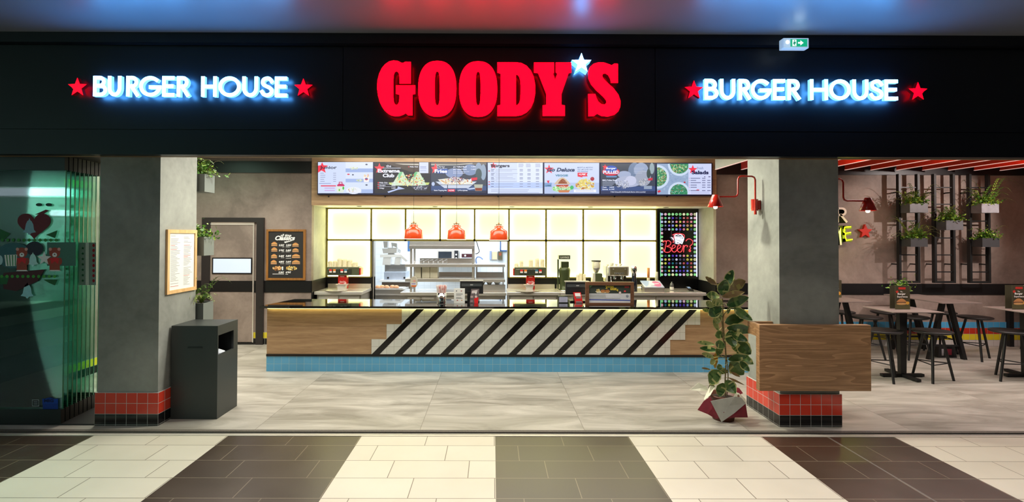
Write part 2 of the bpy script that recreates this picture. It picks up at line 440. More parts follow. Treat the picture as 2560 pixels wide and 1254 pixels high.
def shop_floor():
    m = bpy.data.materials.new('shop_floor_concrete'); m.use_nodes = True; T = NT(m); b = m.node_tree.nodes['Principled BSDF']
    g = T.n('ShaderNodeNewGeometry'); sp = T.n('ShaderNodeSeparateXYZ'); T.l(g.outputs['Position'], sp.inputs[0])
    u = T.m('DIVIDE', T.m('SUBTRACT', sp.outputs[0], -.67), 1.53); v = T.m('DIVIDE', T.m('SUBTRACT', sp.outputs[1], 5.56), .76)
    lines = None
    for q, gw in ((u, .0022), (v, .004)):
        d = T.m('ABSOLUTE', T.m('SUBTRACT', T.m('FRACT', T.m('ADD', q, .5)), .5)); k = T.m('LESS_THAN', d, gw)
        lines = k if lines is None else T.m('MAXIMUM', lines, k)
    cell = T.n('ShaderNodeCombineXYZ'); T.l(T.m('FLOOR', u), cell.inputs[0]); T.l(T.m('FLOOR', v), cell.inputs[1])
    wn = T.n('ShaderNodeTexWhiteNoise'); T.l(cell.outputs[0], wn.inputs['Vector'])
    mp = T.n('ShaderNodeMapping'); T.l(g.outputs['Position'], mp.inputs[0]); mp.inputs['Scale'].default_value = (.5, 2.0, 1)
    av = T.n('ShaderNodeVectorMath', operation='ADD'); T.l(mp.outputs[0], av.inputs[0]); T.l(wn.outputs['Color'], av.inputs[1])
    n1 = T.n('ShaderNodeTexNoise'); n1.inputs['Scale'].default_value = 1.9; n1.inputs['Detail'].default_value = 8; n1.inputs['Roughness'].default_value = .6; n1.inputs['Distortion'].default_value = 1.1
    T.l(av.outputs[0], n1.inputs['Vector'])
    rp = T.n('ShaderNodeValToRGB'); T.l(n1.outputs['Fac'], rp.inputs[0]); rp.color_ramp.elements[0].position = .32; rp.color_ramp.elements[1].position = .68
    rp.color_ramp.elements[0].color = lin((132, 127, 116))+(1,); rp.color_ramp.elements[1].color = lin((190, 185, 175))+(1,)
    T.l(T.mix(T.m('MULTIPLY', lines, .7), rp.outputs[0], lin((118, 112, 100))), b.inputs['Base Color'])
    b.inputs['Roughness'].default_value = .42
    struct(MB().box(-5.4, 10.2, 4.85, 13.2, -.1, 0).build('floor', m))
shop_floor()
th = MB()
th.mat(0).box(-5.4, 10.2, 4.70, 4.85, -.1, -.006)
th.mat(1).box(-5.4, 10.2, 4.702, 4.735, -.02, .004)
th.mat(1).box(-5.4, 10.2, 4.752, 4.76, -.02, .002)
th.mat(2).box(-5.4, 10.2, 4.80, 4.848, -.02, .003)
struct(th.build('trim_1', [M('track_groove', (34, 33, 32), .5), M('track_aluminium', (214, 208, 196), .3, .2), M('track_grit', (96, 90, 82), .8, var=.3, scale=120)]))
struct(MB().box(-20, 12, -4.2, YH+.02, ZC, ZC+.12).build('ceiling', M('mall_ceiling_panel', (128, 132, 138), .36, var=.03, scale=1.5)))
struct(MB().box(-20, 12, -4.3, -4.2, -.1, ZC).build('wall_rear', M('mall_far_wall', (150, 155, 152), .7)))
# header: lower band, sign panel band, protruding upper band
hd = MB()
zs = A(1280, 327, YH).z; zt = A(1280, 119, YH).z
hd.mat(0).box(-6, 11, YH, YH+.10, ZH, zs-.004)
hd.mat(0)
for a, b in ((-6, A(857, 225, YH).x-.003), (A(857, 225, YH).x+.003, A(1638, 225, YH).x-.003), (A(1638, 225, YH).x+.003, 11)):
    hd.box(a, b, YH, YH+.1, zs+.004, zt-.001)
hd.mat(0).box(-6, 11, YH-.065, YH+.1, zt+.012, ZC)
hd.mat(1).box(-6, 11, YH+.02, YH+.09, ZH+.01, ZC)
struct(hd.build('wall_front', [FASC, BLACK]))
struct(MB().box(-5.3, 10, YH+.10, YH+.16, ZH-.002, ZH+.5).build('trim_2', M('header_lip_warm_light', (120, 96, 66), .5)))  # warm light along the header's bottom edge put into this tan trim
# shop shell
wb = MB(); wb.box(-5.3, XL, YW, YW+.1, 0, ZI)
struct(wb.build('wall_back', TAUPE))
struct(MB().box(XR, 10.2, YW, YW+.1, 0, ZI).build('wall_right_back', TAUPE))
struct(MB().box(XL-.08, XL, YW+.1, YB+.15, 0, ZI).build('wall_alcove_left', ALCV))
struct(MB().box(XR, XR+.08, YW+.1, YB+.15, 0, ZI).build('wall_alcove_right', ALCV))
struct(MB().box(-5.3, -5.2, 5.0, YW, 0, ZI).build('wall_left', TAUPE))
struct(MB().box(10.1, 10.2, 4.9, YW, 0, ZI).build('wall_right', TAUPE))
struct(MB().box(-5.3, 10.2, YH+.16, YW, ZI, ZI+.1).build('ceiling', M('shop_ceiling_black', (22, 22, 22), .8)))
zsof = A(1280, 514, YW).z
struct(MB().box(XL, XR, YW+.03, YB+.15, zsof, zsof+.05).build('ceiling', M('soffit_white', (225, 222, 205), .5)))
fs = MB(); fs.box(XL, XR, YW-.02, YW+.03, zsof-.001, ZI)
struct(fs.build('wall_fascia', OAK))
# black bands
zb0, zb1 = A(600, 730, YW).z, A(600, 701, YW).z
zt0, zt1 = A(600, 432, YW).z, A(600, 403, YW).z
struct(MB().box(-5.2, XL, YW-.012, YW, zb0, zb1).build('trim_3', BLACK))
struct(MB().box(-5.2, XL, YW-.03, YW, zt0, zt1).build('trim_4', BLACK))
struct(MB().box(XR, 10.1, YW-.012, YW, zb0-.01, zb1-.02).build('trim_5', BLACK))
struct(MB().box(XR, 10.1, YW-.04, YW, zt0, zt1).build('trim_6', BLACK))
struct(MB().box(XL, XL+.012, YW, YB, .6, zb1+.0).build('trim_7', BLACK))
struct(MB().box(XR-.012, XR, YW, YB, .6, zb1-.02).build('trim_8', BLACK))
# tile skirtings
def skirt(name, x0, x1, cols, flip=False):
    b = MB(); ms = []
    for i, (nm, c) in enumerate(cols):
        ms.append(tile_mat(nm, c, off=(.03, 0, 0))); b.mat(i).box(x0, x1, YW-.014, YW, .1*i, .1*(i+1))
    struct(b.build(name, ms))
skirt('baseboard_right', XR, 10.1, [('wall_tile_white', (205, 200, 195)), ('wall_tile_yellow', (222, 204, 40)), ('wall_tile_red', (186, 48, 28)), ('wall_tile_blue', (72, 158, 205))])
skirt('baseboard_back', -5.2, XL, [('wall_tile_black', (16, 16, 17)), ('wall_tile_yellow', (222, 204, 40))])
b = MB(); b.mat(0).box(-5.2, -5.186, 5.0, YW, 0, .1); b.mat(1).box(-5.2, -5.186, 5.0, YW, .1, .2)
struct(b.build('baseboard_left', [MATS['wall_tile_black'], MATS['wall_tile_yellow']]))
# pillars
def pillar(name, pxl, pxr, label_side):
    x0 = A(pxl, 700, YP).x; x1 = A(pxr, 700, YP).x
    struct(MB().box(x0, x1, YP, YPB, .3, ZH+.3).build('wall_pillar_'+name, CONC))
    b = MB(); e = .014
    b.mat(0).box(x0-e, x1+e, YP-e, YPB+e, .11, .31); b.mat(1).box(x0-e, x1+e, YP-e, YPB+e, 0, .11)
    tr = tile_mat('pillar_tile_red_'+name, (206, 62, 44), grout=(190, 186, 180), off=(x1+e if name == 'left' else x0-e, YP-e, .01))
    tb = tile_mat('pillar_tile_black_'+name, (18, 18, 20), grout=(150, 150, 146), off=(x1+e if name == 'left' else x0-e, YP-e, .01))
    struct(b.build('baseboard_pillar_'+name, [tr, tb]))
    return x0, x1
PLx = pillar('left', 247.5, 398, 1); PRx = pillar('right', 1948.5, 2097, -1)

# ---------------- panel wall behind the counter ----------------
COLX = [817.5, 928, 1013.7, 1100.3, 1186.3, 1272.5, 1365, 1458, 1550, 1641.6]
RY = [524, 600.5, 692.5]
zr = [A(1236, y, YB).z for y in RY]
def cx_(px): return A(px, 600, YB).x
xo0, xo1 = cx_(935), cx_(1268)
wlm = MB()
wlm.mat(0).box(XL, xo0, YB+.02, YB+.12, 0, zr[2]); wlm.box(xo1, XR, YB+.02, YB+.12, 0, zr[2])
wlm.mat(1).box(XL, cx_(928), YB+.10, YB+.14, zr[2], zsof+.04); wlm.box(cx_(1272.5), XR, YB+.10, YB+.14, zr[2], zsof+.04)
wlm.box(cx_(928), cx_(1272.5), YB+.10, YB+.14, zr[1]+.01, zsof+.04)
struct(wlm.build('wall_service', [BLACK, M('lightbox_back', (200, 200, 190), .6)]))
FRM = M('panel_frame_glow_tint', (140, 128, 58), .42, .0, var=.05)  # aluminium frame, the panels' glow put into its olive colour
fr = MB(); t = .024
for px in COLX:
    x = cx_(px)
    z0 = zr[1]-.02 if px in (1013.7, 1100.3, 1186.3) else zr[2]
    fr.box(x-t/2-.005, x+t/2+.005, YB-.01, YB+.10, z0, zr[0]+.01)
fr.box(cx_(817.5), cx_(1641.6), YB-.01, YB+.10, zr[0], zr[0]+.03)
fr.box(cx_(817.5), cx_(1641.6), YB-.01, YB+.10, zr[1]-.018, zr[1]+.018)
for a, b_ in ((817.5, 928), (1272.5, 1641.6)): fr.box(cx_(a), cx_(b_), YB-.01, YB+.10, zr[2]-.012, zr[2]+.008)
tag(fr.build('panel_frame', FRM), 'metal grid, coloured olive for the panel glow, framing the glowing white wall panels behind the counter', 'frame')
DIFF = M('lit_diffuser', (160, 164, 160), .5, em=.80, ecol=(238, 243, 216), var=0)
LED = E((255, 250, 168), 15.0)
def lpanel(i, j, lab):
    x0, x1 = cx_(COLX[i])+.017, cx_(COLX[i+1])-.017; z1, z0 = zr[j]-(.018 if j else .001), zr[j+1]+(.008 if j else .018)
    r = thing('light_panel', lab, 'light panel', ((x0+x1)/2, YB+.06, z0), group='backlit wall panels behind the counter')
    MB().box(x0, x1, YB+.055, YB+.07, z0, z1).build('diffuser', DIFF, r)
    s = MB(); k = .017
    s.box(x0, x0+k, YB+.012, YB+.05, z0, z1); s.box(x1-k, x1, YB+.012, YB+.05, z0, z1)
    s.box(x0+k, x1-k, YB+.012, YB+.05, z0, z0+k); s.box(x0+k, x1-k, YB+.012, YB+.05, z1-k, z1)
    s.build('edge_light', LED, r)
ordn = ['first', 'second', 'third', 'fourth', 'fifth', 'sixth', 'seventh', 'eighth', 'ninth']
for i in range(9): lpanel(i, 0, '%s glowing white panel from the left in the upper row' % ordn[i])
lpanel(0, 1, 'glowing white panel low at far left, behind the soda dispenser')
for i, q in zip((5, 6, 7, 8), ('right of the kitchen opening, behind a soda dispenser', 'behind the tall dark juice machine', 'behind the coffee grinder and espresso machine', 'next to the black bottle cap display')):
    lpanel(i, 1, 'glowing white lower row panel %s' % q)
for k, px in enumerate((898, 1088, 1280, 1476, 1665)):
    c = A(px, 518, 8.95); z = zsof
    d = MB(); d.lathe((c.x, 8.95, z-.006), [(.03, 0), (.045, 0), (.045, .006), (.03, .006), (.03, 0)], 20)
    r = thing('downlight', '%s small round recessed downlight from the left in the soffit above the glowing panels' % ordn[k], 'downlight', (c.x, 8.95, z-.006), group='soffit downlights')
    d.build('trim_ring', M('lamp_ring', (60, 58, 50), .4), r)
    MB().cyl((c.x, 8.95, z-.003), (c.x, 8.95, z-.0005), .029, n=20).build('lens', E((255, 236, 200), 1.2), r)

# black display with bottle caps and neon
bx0, bx1 = A(1642, 640, YB-.02).x, A(1752, 640, YB-.02).x
root = thing('bottle_cap_display', 'tall black wall display of rows of coloured bottle caps beside the glowing panels', 'display', ((bx0+bx1)/2, YB, .87))
MB().box(bx0+.01, XR-.013, YB-.02, YB+.019, .87, zsof-.002).build('back_board', M('display_black', (10, 10, 12), .2), root)
caps = []
rr = random.Random(5)
pal = [(250, 150, 170), (150, 170, 250), (120, 230, 150), (30, 120, 130), (215, 225, 250), (220, 220, 90), (200, 90, 90), (60, 80, 110), (90, 60, 190), (240, 180, 140), (70, 60, 100), (150, 150, 180)]
for r_ in range(17):
    y = 520+80/5.225+r_*9.42
    for c_ in range(10):
        x = 1600+284/5.225+c_*9.2
        if 5 <= r_ <= 10 and 0 < c_ < 9: continue
        edge = c_ in (0, 9) or r_ == 16 or r_ == 0
        col = rr.choice([(250, 200, 220), (160, 255, 160), (200, 215, 255), (255, 255, 200)] if edge else pal)
        caps.append((x, y, 3.3 if edge else 2.8, col, rr.choice([(40, 40, 60), (240, 240, 250), (150, 30, 40)]) if rr.random() < .4 else None))
caps.sort(key=lambda q: -q[2])
for k, (x, y, rad, col, dot) in enumerate(caps[:100]):
    c = A(x, y, YB-.02); b = MB(); b.mat(0).cyl((c.x, YB-.026, c.z), (c.x, YB-.02, c.z), rad*YB/F, n=14, smooth=False)
    if dot: b.mat(1).cyl((c.x, YB-.0275, c.z), (c.x, YB-.026, c.z), rad*.38*YB/F, n=10, smooth=False)
    b.build('bottle_cap', [E(col, .7)]+([E(dot, .7)] if dot else []), root)
rest = Art(YB-.022, True, .7)
for x, y, rad, col, dot in caps[100:]: rest.k = 0; rest.ell(x, y, rad, rad, col, 12)
rest.build('bottle_caps', root)['kind'] = 'stuff'

MB().pbox(1741.2, 531, 1743, 691, YB-.03, YB-.02).build('edge_light', E((225, 225, 255), 3.0), root)
MB().pbox(1651, 531, 1652, 691, YB-.03, YB-.02).build('edge_light', E((120, 225, 170), 1.2), root)
neon = thing('neon_sign', 'red neon sign reading Beer? under a white neon mug', 'neon sign', (A(1695, 640, YB-.06).x, YB-.05, A(1695, 640, YB-.06).z))
def zp(x, y): return A(1600+x/5.225, 520+y/5.225, YB-.055)
def smooth(pts, n=5):
    o = []
    for i in range(len(pts)-1):
        p0 = pts[max(i-1, 0)]; p1 = pts[i]; p2 = pts[i+1]; p3 = pts[min(i+2, len(pts)-1)]
        for k in range(n):
            t = k/n
            o.append(tuple(.5*((2*p1[j])+(-p0[j]+p2[j])*t+(2*p0[j]-5*p1[j]+4*p2[j]-p3[j])*t*t+(-p0[j]+3*p1[j]-3*p2[j]+p3[j])*t**3) for j in range(len(p1))))
    o.append(tuple(pts[-1]))
    return o
RN = E((255, 58, 64), 3.6); WN = E((225, 235, 255), 7.0)
def ntube(paths, name, mat):
    b = MB()
    for p in paths: b.tube([zp(*q) for q in smooth(p, 4)], .0046 if name == 'mug_body' else .0046, 6)
    return b.build(name, mat, neon)
ntube([[(300, 445), (318, 428), (345, 432), (338, 480), (322, 560)], [(335, 440), (370, 422), (403, 448), (390, 482), (350, 500), (392, 510), (408, 540), (385, 572), (345, 576), (315, 560), (308, 530)]], 'letter', RN)
ntube([[(415, 530), (445, 520), (462, 497), (448, 479), (428, 488), (417, 520), (422, 556), (445, 574), (470, 562), (486, 540)]], 'letter', RN)
ntube([[(486, 540), (515, 522), (532, 498), (519, 479), (499, 488), (488, 520), (493, 556), (516, 575), (543, 562), (560, 520)]], 'letter', RN)
ntube([[(560, 520), (568, 484), (574, 500), (570, 576)], [(571, 530), (584, 495), (606, 484), (622, 496), (612, 508)]], 'letter', RN)
ntube([[(600, 430), (622, 405), (655, 403), (688, 430), (684, 468), (652, 498), (662, 522), (642, 545)], [(642, 548), (652, 545), (663, 556), (652, 568), (641, 558), (644, 548)]], 'question_mark', RN)
ntube([[(428, 350), (470, 332), (530, 334), (574, 348), (580, 385)], [(452, 350), (440, 400), (442, 440), (428, 446)]], 'mug_outline', RN)
ntube([[(452, 362), (470, 345), (500, 352), (530, 345), (556, 362)], [(455, 372), (555, 372)], [(455, 385), (555, 387)], [(460, 398), (570, 402)], [(462, 412), (568, 416)], [(466, 426), (564, 430)], [(470, 440), (556, 444)], [(474, 454), (500, 466), (520, 452), (548, 466)], [(455, 372), (470, 466)], [(560, 372), (572, 400), (548, 466)], [(410, 380), (428, 395), (436, 415)]], 'mug_body', WN)
for x0, x1 in (((420, 60), (408, 385)), ((512, 60), (520, 335))):
    MB().tube([zp(*x0), zp(*x1)], .0014, 5).build('hanging_wire', M('clear_wire', (170, 175, 200), .3), neon)

# ---------------- menu screens ----------------
YS = YW-.09
def screen(x0, x1, lab, y0=405.0):
    y0 = 404+ (x0-794)*.003; y1 = y0+82.5
    r = thing('menu_screen', lab, 'screen', A((x0+x1)/2, y1, YS), group='menu screens over the counter')
    MB().pbox(x0, y0, x1, y1, YS, YW-.022).build('bezel', M('screen_bezel', (16, 24, 60), .35), r)
    return r, y0
sx = [793.6, 934.6, 1075.8, 1217.4, 1358.6, 1499.8, 1640.6, 1781.6]
def zz(bx, s): return lambda x, y: (bx+x/s, 395+y/s)
def starpic(a, cx, cy, R): a.star(cx, cy, R, (245, 60, 82))
# 1 Junior
r, y0 = screen(sx[0], sx[1], 'menu screen headed Junior, leftmost of the row')
a = Art(YS-.001, True, 1.0); X = lambda x: 785+x/8.533; Yy = lambda y: 395+y/8.533
a.rect(X(85), Yy(85), X(1258), Yy(748), (212, 224, 252)); a.rect(X(675), Yy(85), X(1258), Yy(220), (225, 234, 255)); a.rect(X(675), Yy(220), X(1258), Yy(300), (160, 182, 232))
a.rect(X(675), Yy(305), X(1258), Yy(440), (220, 230, 255)); a.rect(X(675), Yy(440), X(1258), Yy(515), (165, 186, 235)); a.rect(X(675), Yy(520), X(1258), Yy(665), (216, 228, 255)); a.rect(X(1010), Yy(665), X(1258), Yy(748), (170, 190, 235))
a.ell(X(845), Yy(690), 19, 9, (235, 240, 250)); a.rect(X(675), Yy(740), X(1010), Yy(748), (190, 205, 240))
a.blobs(X(830), Yy(680), 12, 5, [(190, 60, 80), (230, 230, 150), (250, 240, 230), (150, 190, 120)], 40, 1.1, 3)
a.blobs(X(850), Yy(215), 10, 3.5, [(225, 235, 160), (200, 215, 150), (240, 240, 200)], 30, 1.6, 4)
a.blobs(X(970), Yy(475), 8, 3, [(230, 235, 150), (240, 240, 190), (180, 200, 110)], 20, 1.4, 6)
a.poly([(X(1050), Yy(400)), (X(1185), Yy(400)), (X(1170), Yy(510)), (X(1065), Yy(510))], (245, 240, 240)); a.blobs(X(1120), Yy(375), 7, 4, [(245, 205, 140), (250, 225, 170), (230, 150, 110)], 26, 1.6, 7); a.ell(X(1118), Yy(445), 4, 3.2, (120, 110, 160)); a.ell(X(1118), Yy(458), 3.5, 1.2, (220, 50, 70))
a.poly([(X(475), Yy(600)), (X(655), Yy(600)), (X(630), Yy(735)), (X(490), Yy(735))], (225, 235, 225)); a.poly([(X(490), Yy(575)), (X(525), Yy(545)), (X(620), Yy(545)), (X(655), Yy(580)), (X(640), Yy(600)), (X(500), Yy(600))], (205, 40, 105))
a.rect(X(530), Yy(505), X(605), Yy(550), (190, 40, 100)); a.rect(X(545), Yy(520), X(590), Yy(545), (225, 232, 250)); a.ell(X(625), Yy(640), 2.2, 4, (60, 190, 70)); a.ell(X(540), Yy(680), 1.8, 3, (130, 200, 70)); a.ell(X(735), Yy(345), 3.4, 1.6, (220, 60, 90)); a.ell(X(1120), Yy(135), 3, 1.8, (80, 85, 110)); a.ell(X(1120), Yy(572), 3, 1.8, (80, 85, 110)); a.ell(X(830), Yy(355), 2.5, 1.6, (80, 85, 110))
a.lines(X(135), X(250), [Yy(v) for v in (322, 365, 408, 452, 495)], (150, 155, 190), 1.3, 1); a.lines(X(410), X(470), [Yy(v) for v in (322, 365, 408, 452, 495)], (150, 155, 190), 1.3, 1, 1); a.lines(X(110), X(360), [Yy(540)], (140, 150, 200), 1.4, 1, 1)
a.rect(X(145), Yy(580), X(468), Yy(603), (235, 60, 90)); a.lines(X(225), X(445), [Yy(640), Yy(690)], (205, 170, 225), 2.2, 2, .9)
a.poly([(X(p), Yy(q)) for p, q in ((85, 160), (145, 152), (172, 85), (205, 152), (305, 158), (222, 210), (250, 312), (160, 262), (85, 310))], (248, 62, 84))
a.build('display', r)
ptext('lettering', 'Junior', X(125), Yy(165), X(487), Yy(250), YS-.012, E((22, 26, 60)), r, .02)
# 2 Extreme club
r, y0 = screen(sx[1], sx[2], 'menu screen headed the Extreme Club with a sandwich on black')
a = Art(YS-.001, True, 1.0)
a.rect(X(1292), Yy(88), X(2480), Yy(750), (38, 40, 52)); a.poly([(X(1500), Yy(88)), (X(2480), Yy(88)), (X(2480), Yy(330)), (X(2050), Yy(290)), (X(1700), Yy(170))], (84, 72, 70)); a.poly([(X(1720), Yy(118)), (X(2235), Yy(120)), (X(2235), Yy(150)), (X(1900), Yy(140))], (215, 208, 195))
a.rect(X(2245), Yy(90), X(2440), Yy(320), (218, 226, 255)); a.lines(X(2265), X(2420), [Yy(v) for v in (183, 195, 222, 265)], (150, 160, 200), 1.0, 4, .8)
a.poly([(X(1590), Yy(520)), (X(2465), Yy(520)), (X(2440), Yy(570)), (X(1620), Yy(570))], (205, 220, 130))
for k in (1850, 2200): a.poly([(X(k-20), Yy(290)), (X(k+50), Yy(295)), (X(k+200), Yy(585)), (X(k-200), Yy(585))], (212, 232, 205))
a.blobs(X(2040), Yy(470), 36, 14, [(235, 225, 130), (245, 240, 200), (215, 120, 60), (200, 60, 60), (150, 215, 160), (250, 240, 170), (225, 235, 215)], 190, 2.1, 9)
a.poly([(X(1800), Yy(340)), (X(1850), Yy(290)), (X(1890), Yy(300)), (X(1800), Yy(480))], (130, 205, 150)); a.poly([(X(2120), Yy(340)), (X(2170), Yy(290)), (X(2210), Yy(300)), (X(2150), Yy(420))], (120, 200, 140))
a.poly([(X(2060), Yy(590)), (X(2455), Yy(575)), (X(2390), Yy(690)), (X(2160), Yy(685))], (70, 75, 95)); a.blobs(X(2270), Yy(635), 16, 5, [(210, 215, 230), (150, 155, 180), (60, 50, 60)], 60, 1.5, 11)
a.poly([(X(1565), Yy(715)), (X(1780), Yy(645)), (X(1790), Yy(600)), (X(1940), Yy(655)), (X(1800), Yy(672)), (X(1590), Yy(742))], (185, 200, 240))
for yy in (525, 580, 637): a.rect(X(1360), Yy(yy-12), X(1385), Yy(yy+12), (235, 60, 80))
a.rect(X(1355), Yy(555), X(1740), Yy(560), (225, 230, 250)); a.rect(X(1355), Yy(607), X(1740), Yy(612), (225, 230, 250)); a.rect(X(1360), Yy(208), X(1850), Yy(218), (225, 230, 250)); a.rect(X(2010), Yy(175), X(2030), Yy(195), (235, 60, 80))
starpic(a, X(1395), Yy(218), 14); a.build('display', r)
for s_, x0, y_0, x1, y_1, bo in (('the', 1540, 140, 1645, 195, .01), ('Extreme', 1360, 230, 1830, 310, .045), ('Club', 1465, 330, 1715, 410, .045), ('Philly Club', 1395, 510, 1570, 545, .03), ("Goody's", 1395, 568, 1525, 600, .03), ('Crispy', 1395, 624, 1500, 662, .03), ('4,70€', 1655, 510, 1740, 540, .03), ('5,40€', 1655, 568, 1740, 598, .03), ('5,40€', 1655, 624, 1740, 656, .03), ('Philly Club', 2045, 172, 2220, 205, .03)):
    ptext('lettering', s_, X(x0), Yy(y_0), X(x1), Yy(y_1), YS-.018, E((238, 240, 255)), r, bo)
# 3 Dirty fries
X = lambda x: 1070+x/8.533
r, y0 = screen(sx[2], sx[3], 'menu screen headed Dirty Fries with a basket of fries')
a = Art(YS-.001, True, 1.0)
a.rect(X(65), Yy(95), X(1245), Yy(745), (62, 72, 92)); a.poly([(X(65), Yy(95)), (X(1245), Yy(95)), (X(1245), Yy(140)), (X(65), Yy(160))], (118, 112, 110)); a.rect(X(65), Yy(590), X(1245), Yy(745), (58, 84, 136)); a.rect(X(65), Yy(690), X(1245), Yy(745), (36, 46, 78))
for cx, cy, rx, ry, c in ((900, 250, 18, 14, (130, 150, 190)), (1080, 250, 9, 18, (150, 168, 195)), (560, 320, 22, 12, (140, 158, 200)), (1180, 300, 7, 20, (150, 170, 195)), (1080, 340, 8, 14, (70, 92, 100)), (110, 550, 4, 5, (190, 205, 240))): a.ell(X(cx), Yy(cy), rx, ry, c)
a.poly([(X(65), Yy(130)), (X(560), Yy(140)), (X(950), Yy(105)), (X(950), Yy(118)), (X(560), Yy(152)), (X(65), Yy(146))], (215, 214, 205))
a.poly([(X(160), Yy(500)), (X(1040), Yy(500)), (X(860), Yy(640)), (X(350), Yy(640))], (205, 215, 235)); a.poly([(X(210), Yy(455)), (X(430), Yy(430)), (X(560), Yy(390)), (X(760), Yy(440)), (X(960), Yy(500)), (X(950), Yy(560)), (X(320), Yy(560))], (232, 232, 225))
a.blobs(X(600), Yy(500), 40, 8, [(240, 240, 225), (245, 225, 170), (200, 110, 60), (250, 250, 245), (225, 190, 120)], 140, 2.0, 12); a.blobs(X(600), Yy(455), 20, 7, [(70, 60, 110), (120, 70, 110), (200, 60, 80), (210, 200, 230), (60, 60, 90)], 120, 1.5, 13)
a.poly([(X(860), Yy(470)), (X(930), Yy(430)), (X(930), Yy(480)), (X(880), Yy(500))], (230, 235, 250)); a.poly([(X(920), Yy(420)), (X(1050), Yy(410)), (X(1050), Yy(465)), (X(930), Yy(485))], (225, 45, 75))
a.rect(X(160), Yy(566), X(960), Yy(574), (50, 55, 80)); a.rect(X(410), Yy(570), X(425), Yy(650), (50, 55, 80))
a.poly([(X(980), Yy(560)), (X(1170), Yy(560)), (X(1150), Yy(700)), (X(1010), Yy(700))], (185, 190, 175)); a.poly([(X(1005), Yy(635)), (X(1155), Yy(635)), (X(1150), Yy(695)), (X(1012), Yy(695))], (140, 55, 40)); a.poly([(X(820), Yy(650)), (X(990), Yy(630)), (X(1000), Yy(655)), (X(880), Yy(672))], (200, 215, 245))
a.rect(X(190), Yy(222), X(420), Yy(325), (46, 92, 176)); a.rect(X(420), Yy(662), X(572), Yy(715), (236, 62, 86)); a.rect(X(200), Yy(222), X(405), Yy(229), (235, 238, 255))
a.poly([(X(p), Yy(q)) for p, q in ((65, 190), (130, 182), (160, 108), (190, 182), (190, 250), (130, 290), (90, 325), (105, 250))], (246, 80, 92)); a.build('display', r)
for s_, x0, y_0, x1, y_1, bo in (('Dirty', 190, 160, 358, 220, .0), ('Fries', 140, 238, 412, 318, .05), ('po Pulled Beef', 540, 170, 828, 208, .035), ('po Pulled Pork', 540, 222, 828, 260, .035), ('7,40€', 915, 170, 1015, 200, .03), ('7,40€', 915, 225, 1015, 255, .03), ('κρεμμυδι τσιπς και σως', 540, 275, 880, 300, .01), ('και cheddar', 540, 308, 790, 330, .01), ('Extra Topping Mix', 130, 675, 405, 708, .03), ('+0,70€', 440, 674, 555, 706, .04), ('ή Φίλι Κρίσπυ', 635, 672, 845, 708, .03)):
    ptext('lettering', s_, X(x0), Yy(y_0), X(x1), Yy(y_1), YS-.018, E((238, 240, 255)), r, bo)
# 4 Burgers
r, y0 = screen(sx[3], sx[4], 'pale menu screen headed Burgers filled with price columns')
a = Art(YS-.001, True, 1.0); a.rect(X(1275), Yy(98), X(2448), Yy(755), (214, 226, 254)); a.rect(X(1900), Yy(98), X(2448), Yy(515), (226, 236, 255)); a.rect(X(1275), Yy(520), X(2448), Yy(640), (186, 206, 248))
rw = (242, 272, 330, 358, 415, 443, 498, 550, 605)
for k, yy in enumerate(rw):
    a.lines(X(1345), X(1420), [Yy(yy)], (105, 110, 150), 1.5, k, .7); a.lines(X(1440), X(1920), [Yy(yy)], (165, 172, 205), .9, k, .7)
    for cx in (1955, 2120, 2300): a.rect(X(cx), Yy(yy-8), X(cx+70), Yy(yy+8), (150, 158, 195))
a.lines(X(1345), X(1700), [Yy(v) for v in (300, 386, 468, 632)], (180, 188, 220), .9, 8, .3)
for cx in (1930, 2090, 2290): a.lines(X(cx), X(cx+110), [Yy(v) for v in (128, 155, 182)], (160, 165, 205), 1.3, cx, .8)
a.lines(X(1345), X(2300), [Yy(677), Yy(708)], (150, 158, 200), 1.0, 4, .8); a.lines(X(1480), X(2370), [Yy(738)], (150, 158, 200), 1.0, 4, 1)
for yy in (275, 505, 560): a.ell(X(1305), Yy(yy), 2.6, 1.3, (220, 80, 100))
starpic(a, X(1395), Yy(160), 9); a.build('display', r)
ptext('lettering', 'Burgers', X(1345), Yy(128), X(1742), Yy(212), YS-.018, E((24, 26, 62)), r, .04)
# 5 Go Deluxe
X = lambda x: 1350+x/12.54; Yy = lambda y: 395+y/12.54
r, y0 = screen(sx[4], sx[5], 'menu screen headed Go Deluxe with a veggie burger and fries')
a = Art(YS-.001, True, 1.0); a.rect(X(138), Yy(150), X(1855), Yy(1115), (208, 220, 250)); a.rect(X(138), Yy(770), X(1855), Yy(1115), (184, 200, 238)); a.rect(X(138), Yy(770), X(370), Yy(900), (130, 165, 215))
a.ell(X(690), Yy(960), 25, 9, (190, 225, 190)); a.blobs(X(690), Yy(950), 25, 6, [(120, 215, 100), (170, 235, 150), (230, 245, 225), (80, 180, 90)], 110, 1.8, 15); a.poly([(X(560), Yy(1000)), (X(940), Yy(1000)), (X(900), Yy(1075)), (X(600), Yy(1078))], (205, 130, 85))
a.poly([(X(500), Yy(840)), (X(900), Yy(830)), (X(880), Yy(890)), (X(520), Yy(890))], (190, 60, 50)); a.blobs(X(750), Yy(900), 14, 3, [(235, 170, 150), (245, 215, 200), (200, 80, 60)], 50, 1.6, 16)
a.poly([(X(440+520*i/16), Yy(820-215*math.sin(math.pi*i/16))) for i in range(17)], (214, 190, 165)); a.poly([(X(560+300*i/12), Yy(800-150*math.sin(math.pi*i/12))) for i in range(13)], (150, 72, 40)); a.blobs(X(730), Yy(690), 12, 5, [(240, 225, 200)], 22, .7, 17)
a.ell(X(1000), Yy(920), 4.5, 5, (60, 185, 110))
